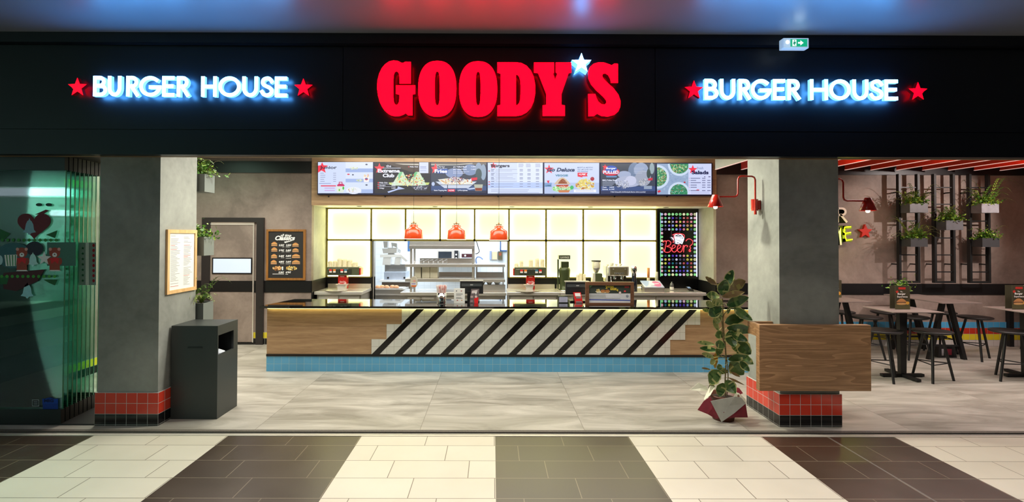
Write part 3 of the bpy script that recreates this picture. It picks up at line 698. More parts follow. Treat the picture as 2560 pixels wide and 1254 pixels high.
a.blobs(X(1420), Yy(850), 24, 12, [(235, 205, 100), (245, 230, 150), (190, 110, 50), (215, 170, 70), (240, 240, 190)], 130, 2.8, 18); a.blobs(X(1410), Yy(760), 18, 8, [(235, 215, 120), (215, 200, 110)], 34, 3.2, 19)
a.ell(X(1640), Yy(650), 5, 5, (175, 35, 60)); a.rect(X(1060), Yy(985), X(1760), Yy(1070), (242, 244, 255)); a.lines(X(1120), X(1720), [Yy(1010), Yy(1042)], (190, 195, 215), .9, 5, .8)
a.poly([(X(1178), Yy(455)), (X(1500), Yy(458)), (X(1470), Yy(515)), (X(1495), Yy(572)), (X(1330), Yy(575)), (X(1330), Yy(605)), (X(1178), Yy(575))], (232, 46, 78)); a.poly([(X(210), Yy(705)), (X(300), Yy(700)), (X(275), Yy(785)), (X(250), Yy(785))], (225, 45, 90))
a.lines(X(1175), X(1660), [Yy(620)], (205, 220, 250), .2, 1, 1); starpic(a, X(285), Yy(350), 12.5); a.build('display', r)
for s_, x0, y_0, x1, y_1, bo, c, sh in (('Go Deluxe', 225, 300, 1090, 425, .045, (14, 50, 100), .25), ('VEGGIE', 480, 510, 880, 575, .04, (50, 130, 165), 0), ('πρόσθεσε πατάτες', 1175, 270, 1662, 318, .02, (70, 95, 150), .15), ('της επιλογής σου', 1175, 335, 1648, 380, .02, (70, 95, 150), .15), ('και ketchup', 1175, 395, 1505, 440, .02, (70, 95, 150), .15), ('+1,90€', 1215, 480, 1430, 545, .05, (250, 250, 255), .2), ('2.90€', 170, 830, 345, 885, .04, (30, 90, 120), 0)):
    ptext('lettering', s_, X(x0), Yy(y_0), X(x1), Yy(y_1), YS-.018, E(c), r, bo, sh)
# 6 pulled burger
X = lambda x: 1495+x/8.533; Yy = lambda y: 395+y/8.533
r, y0 = screen(sx[5], sx[6], 'dark hazy menu screen with a blue and red badge and BBQ Pulled Beef')
a = Art(YS-.001, True, 1.0); a.rect(X(62), Yy(118), X(1222), Yy(762), (58, 68, 88)); a.rect(X(62), Yy(600), X(1222), Yy(762), (62, 84, 136)); a.rect(X(62), Yy(700), X(1222), Yy(762), (48, 58, 96))
for cx, cy, rx, ry, c in ((780, 280, 16, 22, (112, 132, 165)), (920, 250, 18, 18, (150, 166, 200)), (560, 350, 17, 9, (165, 178, 210)), (1150, 220, 6, 14, (150, 170, 180)), (650, 500, 34, 14, (176, 184, 212)), (960, 430, 20, 20, (160, 168, 190)), (700, 480, 14, 12, (200, 205, 232)), (1080, 330, 5, 12, (50, 70, 72))): a.ell(X(cx), Yy(cy), rx, ry, c)
a.blobs(X(540), Yy(560), 18, 10, [(205, 210, 225), (120, 125, 140), (160, 165, 180), (230, 232, 245)], 130, 1.3, 21); a.blobs(X(970), Yy(500), 12, 9, [(190, 190, 190), (120, 120, 125), (215, 215, 220)], 90, 1.3, 22)
a.rect(X(980), Yy(590), X(1150), Yy(660), (150, 165, 190)); a.poly([(X(1060), Yy(440)), (X(1165), Yy(415)), (X(1165), Yy(470)), (X(1075), Yy(480))], (205, 50, 72))
a.ell(X(275), Yy(290), 22, 10, (214, 58, 84)); a.ell(X(280), Yy(230), 15, 8.5, (36, 84, 190)); a.poly([(X(170), Yy(380)), (X(400), Yy(380)), (X(400), Yy(410)), (X(180), Yy(410))], (110, 150, 200)); a.lines(X(95), X(400), [Yy(v) for v in (505, 530, 556, 582)], (180, 190, 215), 1.0, 6, .6); a.lines(X(760), X(1100), [Yy(v) for v in (215, 250, 285, 320)], (190, 198, 220), 1.1, 7, .5)
starpic(a, X(150), Yy(190), 7.5); a.build('display', r)
for s_, x0, y_0, x1, y_1, bo in (('Burger', 175, 195, 385, 250, .04), ('PULLED', 110, 265, 440, 335, .05), ('BBQ Pulled Beef', 95, 455, 405, 492, .035), ('Classic', 95, 605, 185, 635, .02), ('4,60€', 240, 605, 345, 635, .04), ('Extreme', 95, 650, 215, 680, .02), ('6,10€', 240, 650, 350, 680, .04), ('Ο πιο ζουμερός συνδυασμός Burger είναι γεγονός!', 270, 705, 1015, 742, .02)):
    ptext('lettering', s_, X(x0), Yy(y_0), X(x1), Yy(y_1), YS-.018, E((228, 234, 255)), r, bo)
# 7 Salads
r, y0 = screen(sx[6], sx[7], 'menu screen headed fresh Salads with three salad bowls, rightmost of the row')
a = Art(YS-.001, True, 1.0); a.rect(X(1258), Yy(118), X(1928), Yy(775), (150, 172, 205)); a.rect(X(1928), Yy(118), X(2420), Yy(775), (208, 216, 250))
a.blobs(X(1600), Yy(440), 36, 34, [(165, 185, 215), (140, 162, 198)], 60, 3, 25)
def clipell(cx, cy, rx, ry, c, xa=1258, xb=1926, ya=120, yb=773):
    a.poly([(X(min(max(p, xa), xb)), Yy(min(max(q, ya), yb))) for p, q in ell(cx, cy, rx, ry, 36)], c)
for cx, cy, ro in ((1265, 400, 255), (1740, 130, 250), (1725, 740, 230)):
    clipell(cx, cy, ro, ro, (205, 222, 245)); clipell(cx, cy, ro*.8, ro*.8, (58, 140, 96))
S1 = [(120, 210, 130), (220, 235, 200), (60, 150, 80), (200, 90, 70), (235, 225, 160), (40, 100, 70), (190, 230, 190)]
def half(cx, cy, r_, x_ok, n, seed, S):
    q = random.Random(seed)
    for i in range(int(n*1.8)):
        t = q.uniform(0, 6.28); d = r_*math.sqrt(q.random()); px, py = cx+d*math.cos(t), cy+d*math.sin(t)
        if not (1275 < px < 1905 and 135 < py < 755): continue
        l = q.uniform(10, 26); b = q.uniform(0, 3.1); a.k = 30+i % 6
        a.poly([(X(px+l*math.cos(b)), Yy(py+l*math.sin(b))), (X(px-l*.6*math.sin(b)), Yy(py+l*.6*math.cos(b))), (X(px-l*math.cos(b)), Yy(py-l*math.sin(b)))], q.choice(S))
half(1265, 400, 205, 0, 200, 1, S1); half(1740, 130, 200, 0, 200, 2, S1); half(1725, 740, 180, 0, 160, 3, [(40, 150, 120), (30, 100, 90), (140, 210, 190), (20, 120, 90), (220, 230, 225), (180, 90, 80)])
a.k = 44; a.poly([(X(1265), Yy(700)), (X(1320), Yy(680)), (X(1345), Yy(710)), (X(1290), Yy(740))], (215, 50, 70)); a.ell(X(1848), Yy(515), 2.5, 2, (190, 50, 60)); a.ell(X(2130), Yy(682), 4, 2, (220, 110, 130))
for k, yy in enumerate((430, 476, 524, 574, 620, 692)):
    a.lines(X(1975), X(2200), [Yy(yy)], (95, 100, 140), 1.6, k, .45); a.rect(X(2220), Yy(yy-9), X(2292), Yy(yy+9), (120, 126, 165)); a.rect(X(1942), Yy(yy-7), X(1956), Yy(yy+7), (215, 120, 150))
    if k: a.rect(X(2330), Yy(yy-9), X(2402), Yy(yy+9), (120, 126, 165))
a.rect(X(2265), Yy(390), X(2290), Yy(405), (60, 60, 110)); a.rect(X(2355), Yy(390), X(2400), Yy(405), (60, 60, 110)); a.lines(X(1980), X(2400), [Yy(725), Yy(752)], (170, 176, 215), .9, 5, .8)
starpic(a, X(2022), Yy(245), 12); a.build('display', r)
ptext('lettering', 'fresh', X(2112), Yy(182), X(2245), Yy(238), YS-.018, E((110, 130, 175)), r, 0)
ptext('lettering', 'Salads', X(1998), Yy(265), X(2360), Yy(345), YS-.018, E((18, 30, 78)), r, .045)
for k, px in enumerate((822, 963, 1104, 1245, 1384, 1536, 1667)):
    c = A(px, 491, YW-.02)
    tag(MB().cyl((c.x, YW-.04, c.z), (c.x, YW-.02, c.z), .012, n=10).build('cable_gland', BLKM), '%s small black cable knob from the left on the oak fascia below the screens' % ordn[k], 'cable knob', 'cable knobs under the menu screens')

# ---------------- header signs ----------------
def arc(cx, cy, rx, ry, a0, a1, n=12): return [(cx+rx*math.cos(math.radians(a0+(a1-a0)*i/n)), cy+ry*math.sin(math.radians(a0+(a1-a0)*i/n))) for i in range(n+1)]
STK = {
 'B': [[(0, 0), (0, 1)], [(-.0, 1), (.45, 1)]+arc(.45, .765, .4, .235, 90, -90, 8)[1:]+[(0, .53)], [(.4, .53), (.5, .53)]+arc(.5, .265, .5, .265, 90, -90, 8)[1:]+[(0, 0)]],
 'U': [[(0, 1), (0, .42)]+arc(.5, .42, .5, .42, 180, 360, 14)[1:]+[(1, 1)]],
 'R': [[(0, 0), (0, 1)], [(0, 1), (.5, 1)]+arc(.5, .75, .42, .25, 90, -90, 8)[1:]+[(0, .5)], [(.38, .5), (1, 0)]],
 'G': [arc(.5, .5, .5, .5, 48, 352, 26), [(.52, .45), (1.02, .45)]],
 'E': [[(0, 0), (0, 1)], [(0, 1), (1, 1)], [(0, .52), (.9, .52)], [(0, 0), (1, 0)]],
 'H': [[(0, 0), (0, 1)], [(1, 0), (1, 1)], [(0, .5), (1, .5)]],
 'O': [arc(.5, .5, .5, .5, 0, 360, 32)[:-1]],
 'S': [smooth([(.93, .82), (.75, .97), (.5, 1.0), (.2, .92), (.12, .74), (.25, .6), (.5, .52), (.8, .42), (.95, .25), (.82, .07), (.5, 0), (.22, .05), (.05, .2)], 3)],
 'M': [[(0, 0), (.12, 1)], [(.12, 1), (.5, .2)], [(.5, .2), (.88, 1)], [(.88, 1), (1, 0)]],
}
def stroke_letter(ch, px0, py0, px1, py1, Yf, Yb, wpx, mats, parent, name='letter'):
    x0, x1, z0, z1 = rng(px0+wpx/2, py0+wpx/2, px1-wpx/2, py1-wpx/2, Yf); w_ = wpx*Yf/F
    b = MB()
    for st in STK[ch]:
        cl = ch == 'O'
        pts = [(x0+x*(x1-x0), z0+y*(z1-z0)) for x, y in st]
        if not cl:
            for a, c, i in ((0, 1, 0), (-1, -2, -1)):      # extend open ends by half the stroke
                v = Vector(pts[a])-Vector(pts[c]); v = v.normalized()*w_*.49; pts[i] = (pts[a][0]+v.x, pts[a][1]+v.y)
        b.ribbon(pts, w_, Yf, Yb, closed=cl)
    o = b.build(name, mats, parent)
    if isinstance(mats, (list, tuple)):
        for f in o.data.polygons: f.material_index = 0 if abs(f.normal.y) > .7 else 1
    return o
YL = YH-.13
WHL = E((78, 165, 255), 46.0)
WHS = M('letter_side_acrylic', (170, 190, 215), .3, em=3.0, ecol=(90, 165, 255), var=0)
RDL = E((255, 0, 12), 9.0)
RSIDE = M('letter_side_dark', (60, 8, 10), .4, em=.15, ecol=(160, 0, 20), var=0)
def word(parent_label, spans, by, top, bot):
    r = thing('illuminated_sign', parent_label, 'sign', A((spans[0][1]+spans[-1][2])/2, bot, YL+.08), group='white letter signs on the black header')
    for ch, a, b in spans: stroke_letter(ch, a, top+by*(a-spans[0][1]), b, bot+by*(a-spans[0][1]), YL+.045, YH-.05, 8.8, (WHL, WHS), r)
    return r
z1 = lambda v: v/2.844
word('white glowing BURGER HOUSE letters at the left end of the black header', [(c, z1(a), z1(b)) for c, a, b in (('B', 662, 762), ('U', 766, 863), ('R', 897, 987), ('G', 990, 1146), ('E', 1153, 1240), ('R', 1257, 1345), ('H', 1430, 1541), ('O', 1553, 1711), ('U', 1722, 1834), ('S', 1846, 1948), ('E', 1954, 2040))], .004, 189.5, 240.5)
word('white glowing BURGER HOUSE letters at the right end of the black header', [(c, 1660+z1(a), 1660+z1(b)) for c, a, b in (('B', 288, 388), ('U', 398, 508), ('R', 530, 618), ('G', 618, 764), ('E', 775, 862), ('R', 878, 971), ('H', 1038, 1166), ('O', 1176, 1328), ('U', 1340, 1454), ('S', 1458, 1564), ('E', 1568, 1664))], .004, 197, 248.5)
def hstar(px, py, R, lab):
    b = MB(); b.pprism(star_pts(px, py, R), YL+.06, YH-.03)
    b.box(A(px, py, YH).x-.02, A(px, py, YH).x+.02, YH-.031, YH, A(px, py, YH).z-.02, A(px, py, YH).z+.02)
    o = b.build('red_star', (RDL, RSIDE))
    for f in o.data.polygons: f.material_index = 0 if abs(f.normal.y) > .7 else 1
    tag(o, lab, 'star sign', 'red stars on the header')
hstar(193.5, 218, 24, 'glowing red star left of the left white letter sign'); hstar(758.5, 219.5, 23.5, 'glowing red star right of the left white letter sign')
hstar(1735, 225, 24, 'glowing red star left of the right white letter sign'); hstar(2295, 229, 24, 'glowing red star at the far right end of the header')
def curve_letter(name, splines, y0, y1, mat, parent):    # outlines with holes, filled and thick
    cu = bpy.data.curves.new(name, 'CURVE'); cu.dimensions = '2D'; cu.fill_mode = 'BOTH'; cu.extrude = (y1-y0)/2
    for pts in splines:
        s = cu.splines.new('POLY'); s.points.add(len(pts)-1); s.use_cyclic_u = True
        for i, (x, y) in enumerate(pts):
            q = A(860+x/3.122, 60+y/3.122, y0); s.points[i].co = (q.x, q.z, 0, 1)
    t = bpy.data.objects.new(name, cu); COL.objects.link(t); dg = bpy.context.evaluated_depsgraph_get(); dg.update()
    me = bpy.data.meshes.new_from_object(t.evaluated_get(dg)); bpy.data.objects.remove(t); bpy.data.curves.remove(cu)
    off = wloc(parent); ym = (y0+y1)/2
    for v in me.vertices: v.co = Vector((v.co.x, ym-v.co.z, v.co.y))-off
    me.materials.clear(); me.materials.append(mat[0]); me.materials.append(mat[1])
    for f in me.polygons: f.material_index = 0 if abs(f.normal.y) > .7 else 1
    o = bpy.data.objects.new(name, me); COL.objects.link(o); o.parent = parent
    return o
RSIDE = M('letter_side_dark', (60, 8, 10), .4, em=.15, ecol=(160, 0, 20), var=0)
g = thing('illuminated_sign', "big red glowing slab letters GOODY'S in the middle of the black header", 'sign', A(1250, 293, YL+.1))
def sup(cx, cy, rx, ry, e=2.4, n=40):
    o = []
    for i in range(n):
        t = 2*math.pi*i/n; c, s = math.cos(t), math.sin(t); o.append((cx+rx*math.copysign(abs(c)**(2/e), c), cy+ry*math.copysign(abs(s)**(2/e), s)))
    return o
GL = [[(522, 295), (522, 465), (433, 465), (433, 420), (430, 390), (420, 374), (409, 369), (397, 376), (389, 395), (386, 430), (386, 570), (389, 605), (397, 625), (409, 632), (421, 625), (429, 607), (432, 580), (432, 552), (405, 545), (405, 478), (557, 478), (557, 546), (535, 550), (535, 712), (500, 712), (482, 696), (462, 708), (430, 719), (398, 720), (370, 714), (345, 700), (318, 675), (297, 645), (280, 610), (266, 560), (258, 500), (261, 440), (275, 385), (296, 342), (322, 312), (352, 292), (385, 284), (418, 287), (450, 303), (464, 303), (476, 294)]]
OL1 = [sup(728, 505, 149, 218), sup(728, 502, 19, 131, 3)]
OL2 = [sup(1047, 507, 149, 217), sup(1047, 503, 19, 130, 3)]
DL = [[(1197, 298), (1345, 298), (1385, 304), (1425, 325), (1458, 362), (1480, 410), (1492, 470), (1492, 545), (1480, 606), (1458, 655), (1425, 690), (1385, 711), (1345, 718), (1197, 718), (1197, 636), (1222, 630), (1222, 388), (1197, 380)], [(1342, 395), (1355, 398), (1367, 412), (1375, 440), (1378, 480), (1378, 545), (1375, 590), (1367, 616), (1355, 630), (1342, 634)]]
YLt = [[(1483, 300), (1640, 300), (1640, 378), (1632, 388), (1648, 434), (1664, 388), (1652, 378), (1652, 300), (1775, 300), (1775, 380), (1752, 384), (1697, 545), (1697, 630), (1724, 635), (1724, 717), (1550, 717), (1550, 635), (1578, 630), (1578, 545), (1515, 384), (1483, 380)]]
SL = [[(2138, 310), (2138, 460), (2083, 460), (2078, 430), (2062, 400), (2040, 386), (2022, 388), (2015, 402), (2022, 422), (2048, 450), (2105, 502), (2142, 552), (2158, 600), (2156, 645), (2140, 682), (2110, 708), (2060, 722), (2010, 718), (1975, 700), (1950, 718), (1907, 720), (1905, 545), (1962, 545), (1970, 575), (1985, 605), (2010, 625), (2035, 628), (2048, 615), (2045, 595), (2020, 565), (1970, 520), (1928, 472), (1907, 425), (1905, 375), (1918, 338), (1948, 310), (1988, 298), (2030, 300), (2065, 312), (2090, 322), (2110, 308)]]
for sp_ in (GL, OL1, OL2, DL, YLt, SL): curve_letter('letter', sp_, YL, YH-.035, (RDL, RSIDE), g)
curve_letter('white_star', [star_pts(1854, 305, 80, 32)], YL-.01, YH-.03, (WHL, WHS), g)
# exit sign
ex = thing('exit_sign', 'small lit green and white exit sign with an arrow at the top of the header', 'exit sign', A(1990, 120, YH-.13))
YE = YH-.14
MB().pbox(1958.5, 94.5, 2022.5, 120, YE, YH-.066, .006).build('housing', M('exit_housing', (200, 215, 230), .4, em=.45, ecol=(190, 225, 255), var=0), ex)
a = Art(YE-.001, True, 1.4); a.rect(1976, 97.5, 2018, 116.5, (10, 150, 110)); a.poly([(1995, 105), (2001, 105), (2001, 100.5), (2009, 107), (2001, 113.5), (2001, 109), (1995, 109)], (235, 255, 250))
a.rect(1981, 99, 1991, 115, (225, 250, 240)); a.ell(1986.5, 101.8, 1.6, 1.6, (10, 120, 90)); a.poly([(1984, 104), (1989, 104), (1990, 108), (1987, 110), (1989, 114), (1986, 113), (1984.5, 109.5), (1982, 112), (1983.5, 107)], (10, 120, 90)); a.ell(1969, 105, 5, 5, (245, 255, 255)); a.build('pictogram', ex)
pt('exit_glow', (A(1980, 100, YE).x, YE-.12, A(1980, 106, YE).z), .2, (.8, .95, 1), .05)

# ---------------- counter ----------------
zct = .877+.02; zcu = A(1236, 770, YC-.1).z
cxl = A(667, 850, YC).x; cxr = 3.62
ctr = thing('service_counter', 'long oak service counter with white tiles, black diagonal stripes and a glossy black top', 'counter', ((cxl+cxr)/2, YC+.35, 0))
ztop = A(1236, 766, YC-.1).z
zA = A(1236, 773.5, YC).z; zB = A(1236, 885.5, YC).z; zD = A(1236, 891, YC).z
MB().box(cxl, cxr, YC, YC+.03, zB, zB+.368).build('front_panel', OAK, ctr)
MB().box(cxl, cxr, YC, YC+.03, zB+.37, ztop-.03).build('front_panel', wood_mat('light_oak_upper', (160, 126, 92), (194, 160, 122), 'X', .83), ctr)
MB().box(cxl+.0, cxl+.02, YC+.03, YC+.62, .01, ztop-.03).build('end_panel', OAK, ctr)
MB().box(cxl-.002, cxr, YC-.012, YC+.03, zD, zB).build('black_strip', BLACK, ctr)
MB().box(cxl-.002, cxr, YC-.006, YC+.03, 0, zD).build('plinth', tile_mat('blue_tile', (98, 178, 226), grout=(158, 200, 215), off=(cxl, 0, 0)), ctr)
b = MB()
a0 = A(1236, 773, YC-.03); X_ = lambda px: A(px, 830, YC).x
pts = [(929, 885.5), (929, 848.5), (966.5, 848.5), (966.5, 811), (1004, 811), (1004, 773), (1750, 773), (1750, 811.5), (1712.5, 811.5), (1712.5, 849), (1675.5, 849), (1675.5, 885.5)]
off = X_(929); z_ = [zB, zB+.2, zB+.4, ztop-.04]
P_ = [(off, z_[0]), (off, z_[1]), (off+.2, z_[1]), (off+.2, z_[2]), (off+.4, z_[2]), (off+.4, z_[3]), (off+4.37, z_[3]), (off+4.37, z_[2]), (off+4.17, z_[2]), (off+4.17, z_[1]), (off+3.97, z_[1]), (off+3.97, z_[0])]
b.prism(P_, YC-.006, YC+.001)
b.build('tile_field', tile_mat('white_tile', (224, 226, 220), grout=(170, 170, 160), off=(off, 0, zB), gw=.028, rough=.12), ctr)
b = MB()
for k in range(13):
    x = off+.005+k*.3025; h = z_[3]-zB; w_ = .103
    b.prism([(x, zB), (x+w_, zB), (x+w_+h*.985, z_[3]), (x+h*.985, z_[3])], YC-.0075, YC-.0045)
b.build('black_stripes', M('stripe_black', (16, 16, 16), .15, var=.1), ctr)
b = MB(); yb = YC+.52
tl = A(649, 766, YC-.1).x; tb = FL(737, 747, ztop)
vs = [(tl, YC-.1), (cxr+.06, YC-.1), (cxr+.06, tb.y), (tb.x, tb.y)]
b.face([(x, y, ztop) for x, y in vs]); b.face([(x, y, ztop-.03) for x, y in vs][::-1])
for i in range(4):
    p, q = vs[i], vs[(i+1) % 4]; b.face([(p[0], p[1], ztop-.03), (q[0], q[1], ztop-.03), (q[0], q[1], ztop), (p[0], p[1], ztop)])
b.build('worktop', GRAN, ctr)
MB().box(cxl+.02, cxr-.02, YC-.035, YC-.02, ztop-.042, ztop-.031).build('led_strip', E((255, 246, 150), 7), ctr)
MB().box(cxl+.02, cxr-.02, YC+.5, YC+.55, .01, ztop-.031).build('back_panel', DARKG, ctr)
# ---------------- things on the counter ----------------
ZT = ztop
def onc(px, py):  # point on the worktop
    return FL(px, py, ZT)
p = onc(1104, 759); sc = F/p.y
cup = thing('straw_cup', 'polished metal cup full of red and white paper straws on the counter', 'cup', p)
MB().lathe(p, [(.0, 0), (.058, 0), (.06, .004), (.063, .150), (.06, .150), (.056, .01), (0, .01)], 28).build('cup', CHROME, cup)
rr = random.Random(3); b = MB()
for i in range(80):
    t = rr.uniform(0, 6.28); q = .05*math.sqrt(rr.random()); b.mat(0 if rr.random() < .6 else 1)
    l = rr.uniform(.235, .262); b.tube([p+Vector((q*.7*math.cos(t), q*.7*math.sin(t), .012)), p+Vector((q*1.5*math.cos(t), q*1.3*math.sin(t), l))], .0036, 6)
    if b.mi == 1:
        b.mat(2)
        u = rr.uniform(.19, .23); b.tube([p+Vector((q*1.36*math.cos(t), q*1.2*math.sin(t), u)), p+Vector((q*1.41*math.cos(t), q*1.24*math.sin(t), u+.02))], .0039, 6)
b.build('straws', [M('straw_white', (240, 228, 225), .5, var=.02), M('straw_pink', (235, 190, 185), .5, var=.02), M('straw_red', (205, 60, 60), .5, var=.02)], cup).__setitem__('kind', 'stuff')
def flatart(Yf, fn): a = Art(Yf); fn(a); return a
# table sign 1
p = onc(1149, 757); Y_ = p.y
s = thing('counter_notice', 'small white notice card standing beside the straw cup', 'notice', p)
MB().pbox(1135, 720.5, 1162, 757, Y_, Y_+.012).build('card', PAPER, s)
MB().box(p.x-.05, p.x+.07, Y_+.012, Y_+.06, ZT, ZT+.012).build('foot', BLKM, s)
a = Art(Y_-.001); a.lines(1140, 1157, [733, 735.5, 738, 743, 745], (130, 130, 135), .8, 2, .75); a.rect(1140, 725.5, 1142.5, 728, (90, 90, 100)); a.rect(1152, 725.5, 1155, 728, (170, 110, 110)); a.rect(1142, 749, 1145, 751, (190, 80, 80)); a.rect(1153, 749, 1156, 751, (210, 150, 100)); a.build('printing', s)
# till
def till(px0, px1, py0, py1, lab, tilt=.0, name='cash_register_screen', col=BLKM):
    p = onc((px0+px1)/2, 757); Y_ = p.y+.12
    r = thing('till_screen', lab, 'till', (p.x, Y_, ZT), group='till screens on the counter')
    x0, x1, z0, z1 = rng(px0, py0+3, px1, py1, Y_)
    b = MB(); b.box(x0, x1, Y_, Y_+.05, z0, z1, .008); b.build('housing', M('till_black', (34, 36, 38), .3, var=.05), r)
    MB().box(x0+.02, x1-.02, Y_-.004, Y_, z1-.07, z1-.03).build('vent_ridge', M('till_grey', (70, 74, 76), .3), r)
    MB().box(x0-.005, x1-.0, Y_-.005, Y_+.11, z1, z1+.012).build('top_cover', M('till_light_grey', (150, 146, 142), .4), r)
    MB().box((x0+x1)/2-.02, (x0+x1)/2+.02, Y_-.006, Y_-.004, z1-.055, z1-.04).build('badge', M('badge_silver', (160, 160, 160), .3), r)
    MB().box((x0+x1)/2-.05, (x0+x1)/2+.05, Y_+.03, Y_+.08, ZT+.02, z0+.02).build('neck', BLKM, r)
    MB().box((x0+x1)/2-.11, (x0+x1)/2+.11, Y_-.03, Y_+.14, ZT, ZT+.02, .004).build('base', BLKM, r)
till(1150, 1208, 700, 734, 'black till screen with pale top edge behind the small notice card')
till(1414, 1474, 702, 736, 'dark till screen between the juice machine and the framed offer sign')
# leaflet holder
p = onc(1184, 757); Y_ = p.y
s = thing('leaflet_holder', 'grey and red leaflet holder in front of the black till screen', 'leaflet holder', p)
MB().pprism([(1168, 756.5), (1168, 728), (1177, 728), (1177, 756.5)], Y_+.01, Y_+.05).build('stand', BLKM, s)
MB().pprism([(1174, 756.8), (1178, 722), (1198, 722), (1196, 756.8)], Y_, Y_+.012).build('leaflet', M('leaflet_grey', (110, 98, 100), .5), s)
a = Art(Y_-.001); a.poly([(1180, 726), (1194, 724.5), (1192, 732), (1179, 733)], (215, 205, 205)); a.poly([(1185, 746), (1196, 742), (1195, 757), (1186, 757)], (228, 30, 34)); a.ell(1190, 741, 3, 3, (225, 200, 195)); a.rect(1176, 739, 1183, 744, (185, 160, 160)); a.rect(1176, 750, 1182, 755, (150, 130, 135)); a.poly([(1187, 730), (1192, 730), (1190, 737)], (240, 240, 240)); a.build('printing', s)
# little dark box sign
p = onc(1408, 757); Y_ = p.y
s = thing('card_box', 'small black box with a lilac card, left of the red card terminal', 'box', p)
MB().pbox(1397, 740, 1419.5, 757, Y_, Y_+.08, .002).build('box', M('box_dark', (36, 40, 38), .4), s)
a = Art(Y_-.001); a.rect(1398, 742, 1419, 755, (188, 188, 214)); a.lines(1400, 1417, [745.5, 748, 750.5, 753], (140, 140, 170), .8, 2, .8); a.build('card', s)
p = onc(1448, 757); Y_ = p.y
s = thing('card_terminal', 'red payment terminal beside the framed offer sign', 'card terminal', p)
b = MB(); q = lambda x, y, d: A(x, y, Y_+d)
fr4 = [q(1433.5, 730, .05), q(1452, 730, .05), q(1457.5, 756.8, 0), q(1438.5, 756.8, 0)]
bk = [v+Vector((0, .05, -.01)) for v in fr4]
b.face(fr4); b.face(bk[::-1])
for i in range(4): b.face([fr4[i], fr4[(i+1) % 4], bk[(i+1) % 4], bk[i]])
b.build('body', REDM, s)
def quadart(f4, items, parent, name):
    b = MB(); ms = []
    for (u0, v0, u1, v1), c in items:
        m = P(c); 
        if m not in ms: ms.append(m)
        b.mat(ms.index(m)); g_ = lambda u, v: (f4[0].lerp(f4[1], u)).lerp(f4[3].lerp(f4[2], u), v)+Vector((0, -.002-.0004*len(ms), 0))
        b.face([g_(u0, v0), g_(u1, v0), g_(u1, v1), g_(u0, v1)])
    return b.build(name, ms, parent, fix=False)
quadart(fr4, [((.15, .08, .88, .38), (225, 222, 222)), ((.22, .42, .85, .58), (120, 116, 116)), ((.1, .84, .9, .97), (120, 110, 112))], s, 'screen_and_keys')
# framed offer sign
p = onc(1525, 761); Y_ = p.y
s = thing('offer_sign', 'brown wood framed offer sign with burgers standing on the counter', 'sign', p)
b = MB(); x0, x1, z0, z1 = rng(1464.5, 704.5, 1585, 763.5, Y_); t = .045
b.box(x0, x1, Y_, Y_+.05, z1-t, z1); b.box(x0, x1, Y_, Y_+.05, ZT, z0+.035); b.box(x0, x0+t, Y_, Y_+.05, z0+.035, z1-t); b.box(x1-t, x1, Y_, Y_+.05, z0+.035, z1-t)
b.build('frame', BROWNW, s)
MB().box(x0+t-.001, x1-t+.001, Y_+.02, Y_+.03, z0+.03, z1-t+.001).build('board', PAPER, s)
a = Art(Y_+.019); X = lambda x: 1440+x/8.36; Yy = lambda y: 630+y/8.36
a.rect(X(275), Yy(690), X(1140), Yy(862), (52, 62, 56)); a.rect(X(275), Yy(862), X(1140), Yy(1055), (216, 218, 226)); a.poly([(X(275), Yy(980)), (X(1140), Yy(995)), (X(1140), Yy(1018)), (X(275), Yy(1003))], (62, 82, 170))
a.poly([(X(280), Yy(695)), (X(345), Yy(695)), (X(285), Yy(750))], (110, 165, 110)); a.poly([(X(400), Yy(815)), (X(715), Yy(815)), (X(680), Yy(852)), (X(440), Yy(852))], (235, 228, 205))
a.blobs(X(470), Yy(800), 5, 3, [(225, 195, 110), (240, 215, 140)], 24, 1.5, 3)
for cx in (563, 655): a.ell(X(cx), Yy(800), 5.4, 2.2, (190, 125, 65)); a.ell(X(cx), Yy(818), 5.6, 1.6, (120, 60, 40)); a.ell(X(cx), Yy(830), 5.4, 2, (205, 145, 85))
a.rect(X(1015), Yy(710), X(1110), Yy(745), (160, 40, 50)); a.ell(X(1022), Yy(815), 2.6, 2.2, (225, 70, 80)); a.ell(X(920), Yy(845), 3, 3, (235, 215, 215)); a.ell(X(1070), Yy(915), 2.8, 2.8, (40, 80, 120)); a.ell(X(1070), Yy(915), 1.4, 1.4, (216, 218, 226))
a.lines(X(290), X(630), [Yy(892), Yy(928)], (150, 155, 150), 1.1, 5, .9); a.lines(X(290), X(920), [Yy(962)], (165, 170, 175), .8, 5, 1); a.build('printing', s)
for s_, x0, y_0, x1, y_1 in (('2', 615, 700, 660, 760), ('EXTREME', 665, 702, 790, 740), ('BURGERS', 720, 745, 850, 795), ('4', 850, 765, 882, 820)):
    ptext('lettering', s_, X(x0), Yy(y_0), X(x1), Yy(y_1), Y_+.0125, P((232, 205, 60)), s, .03)

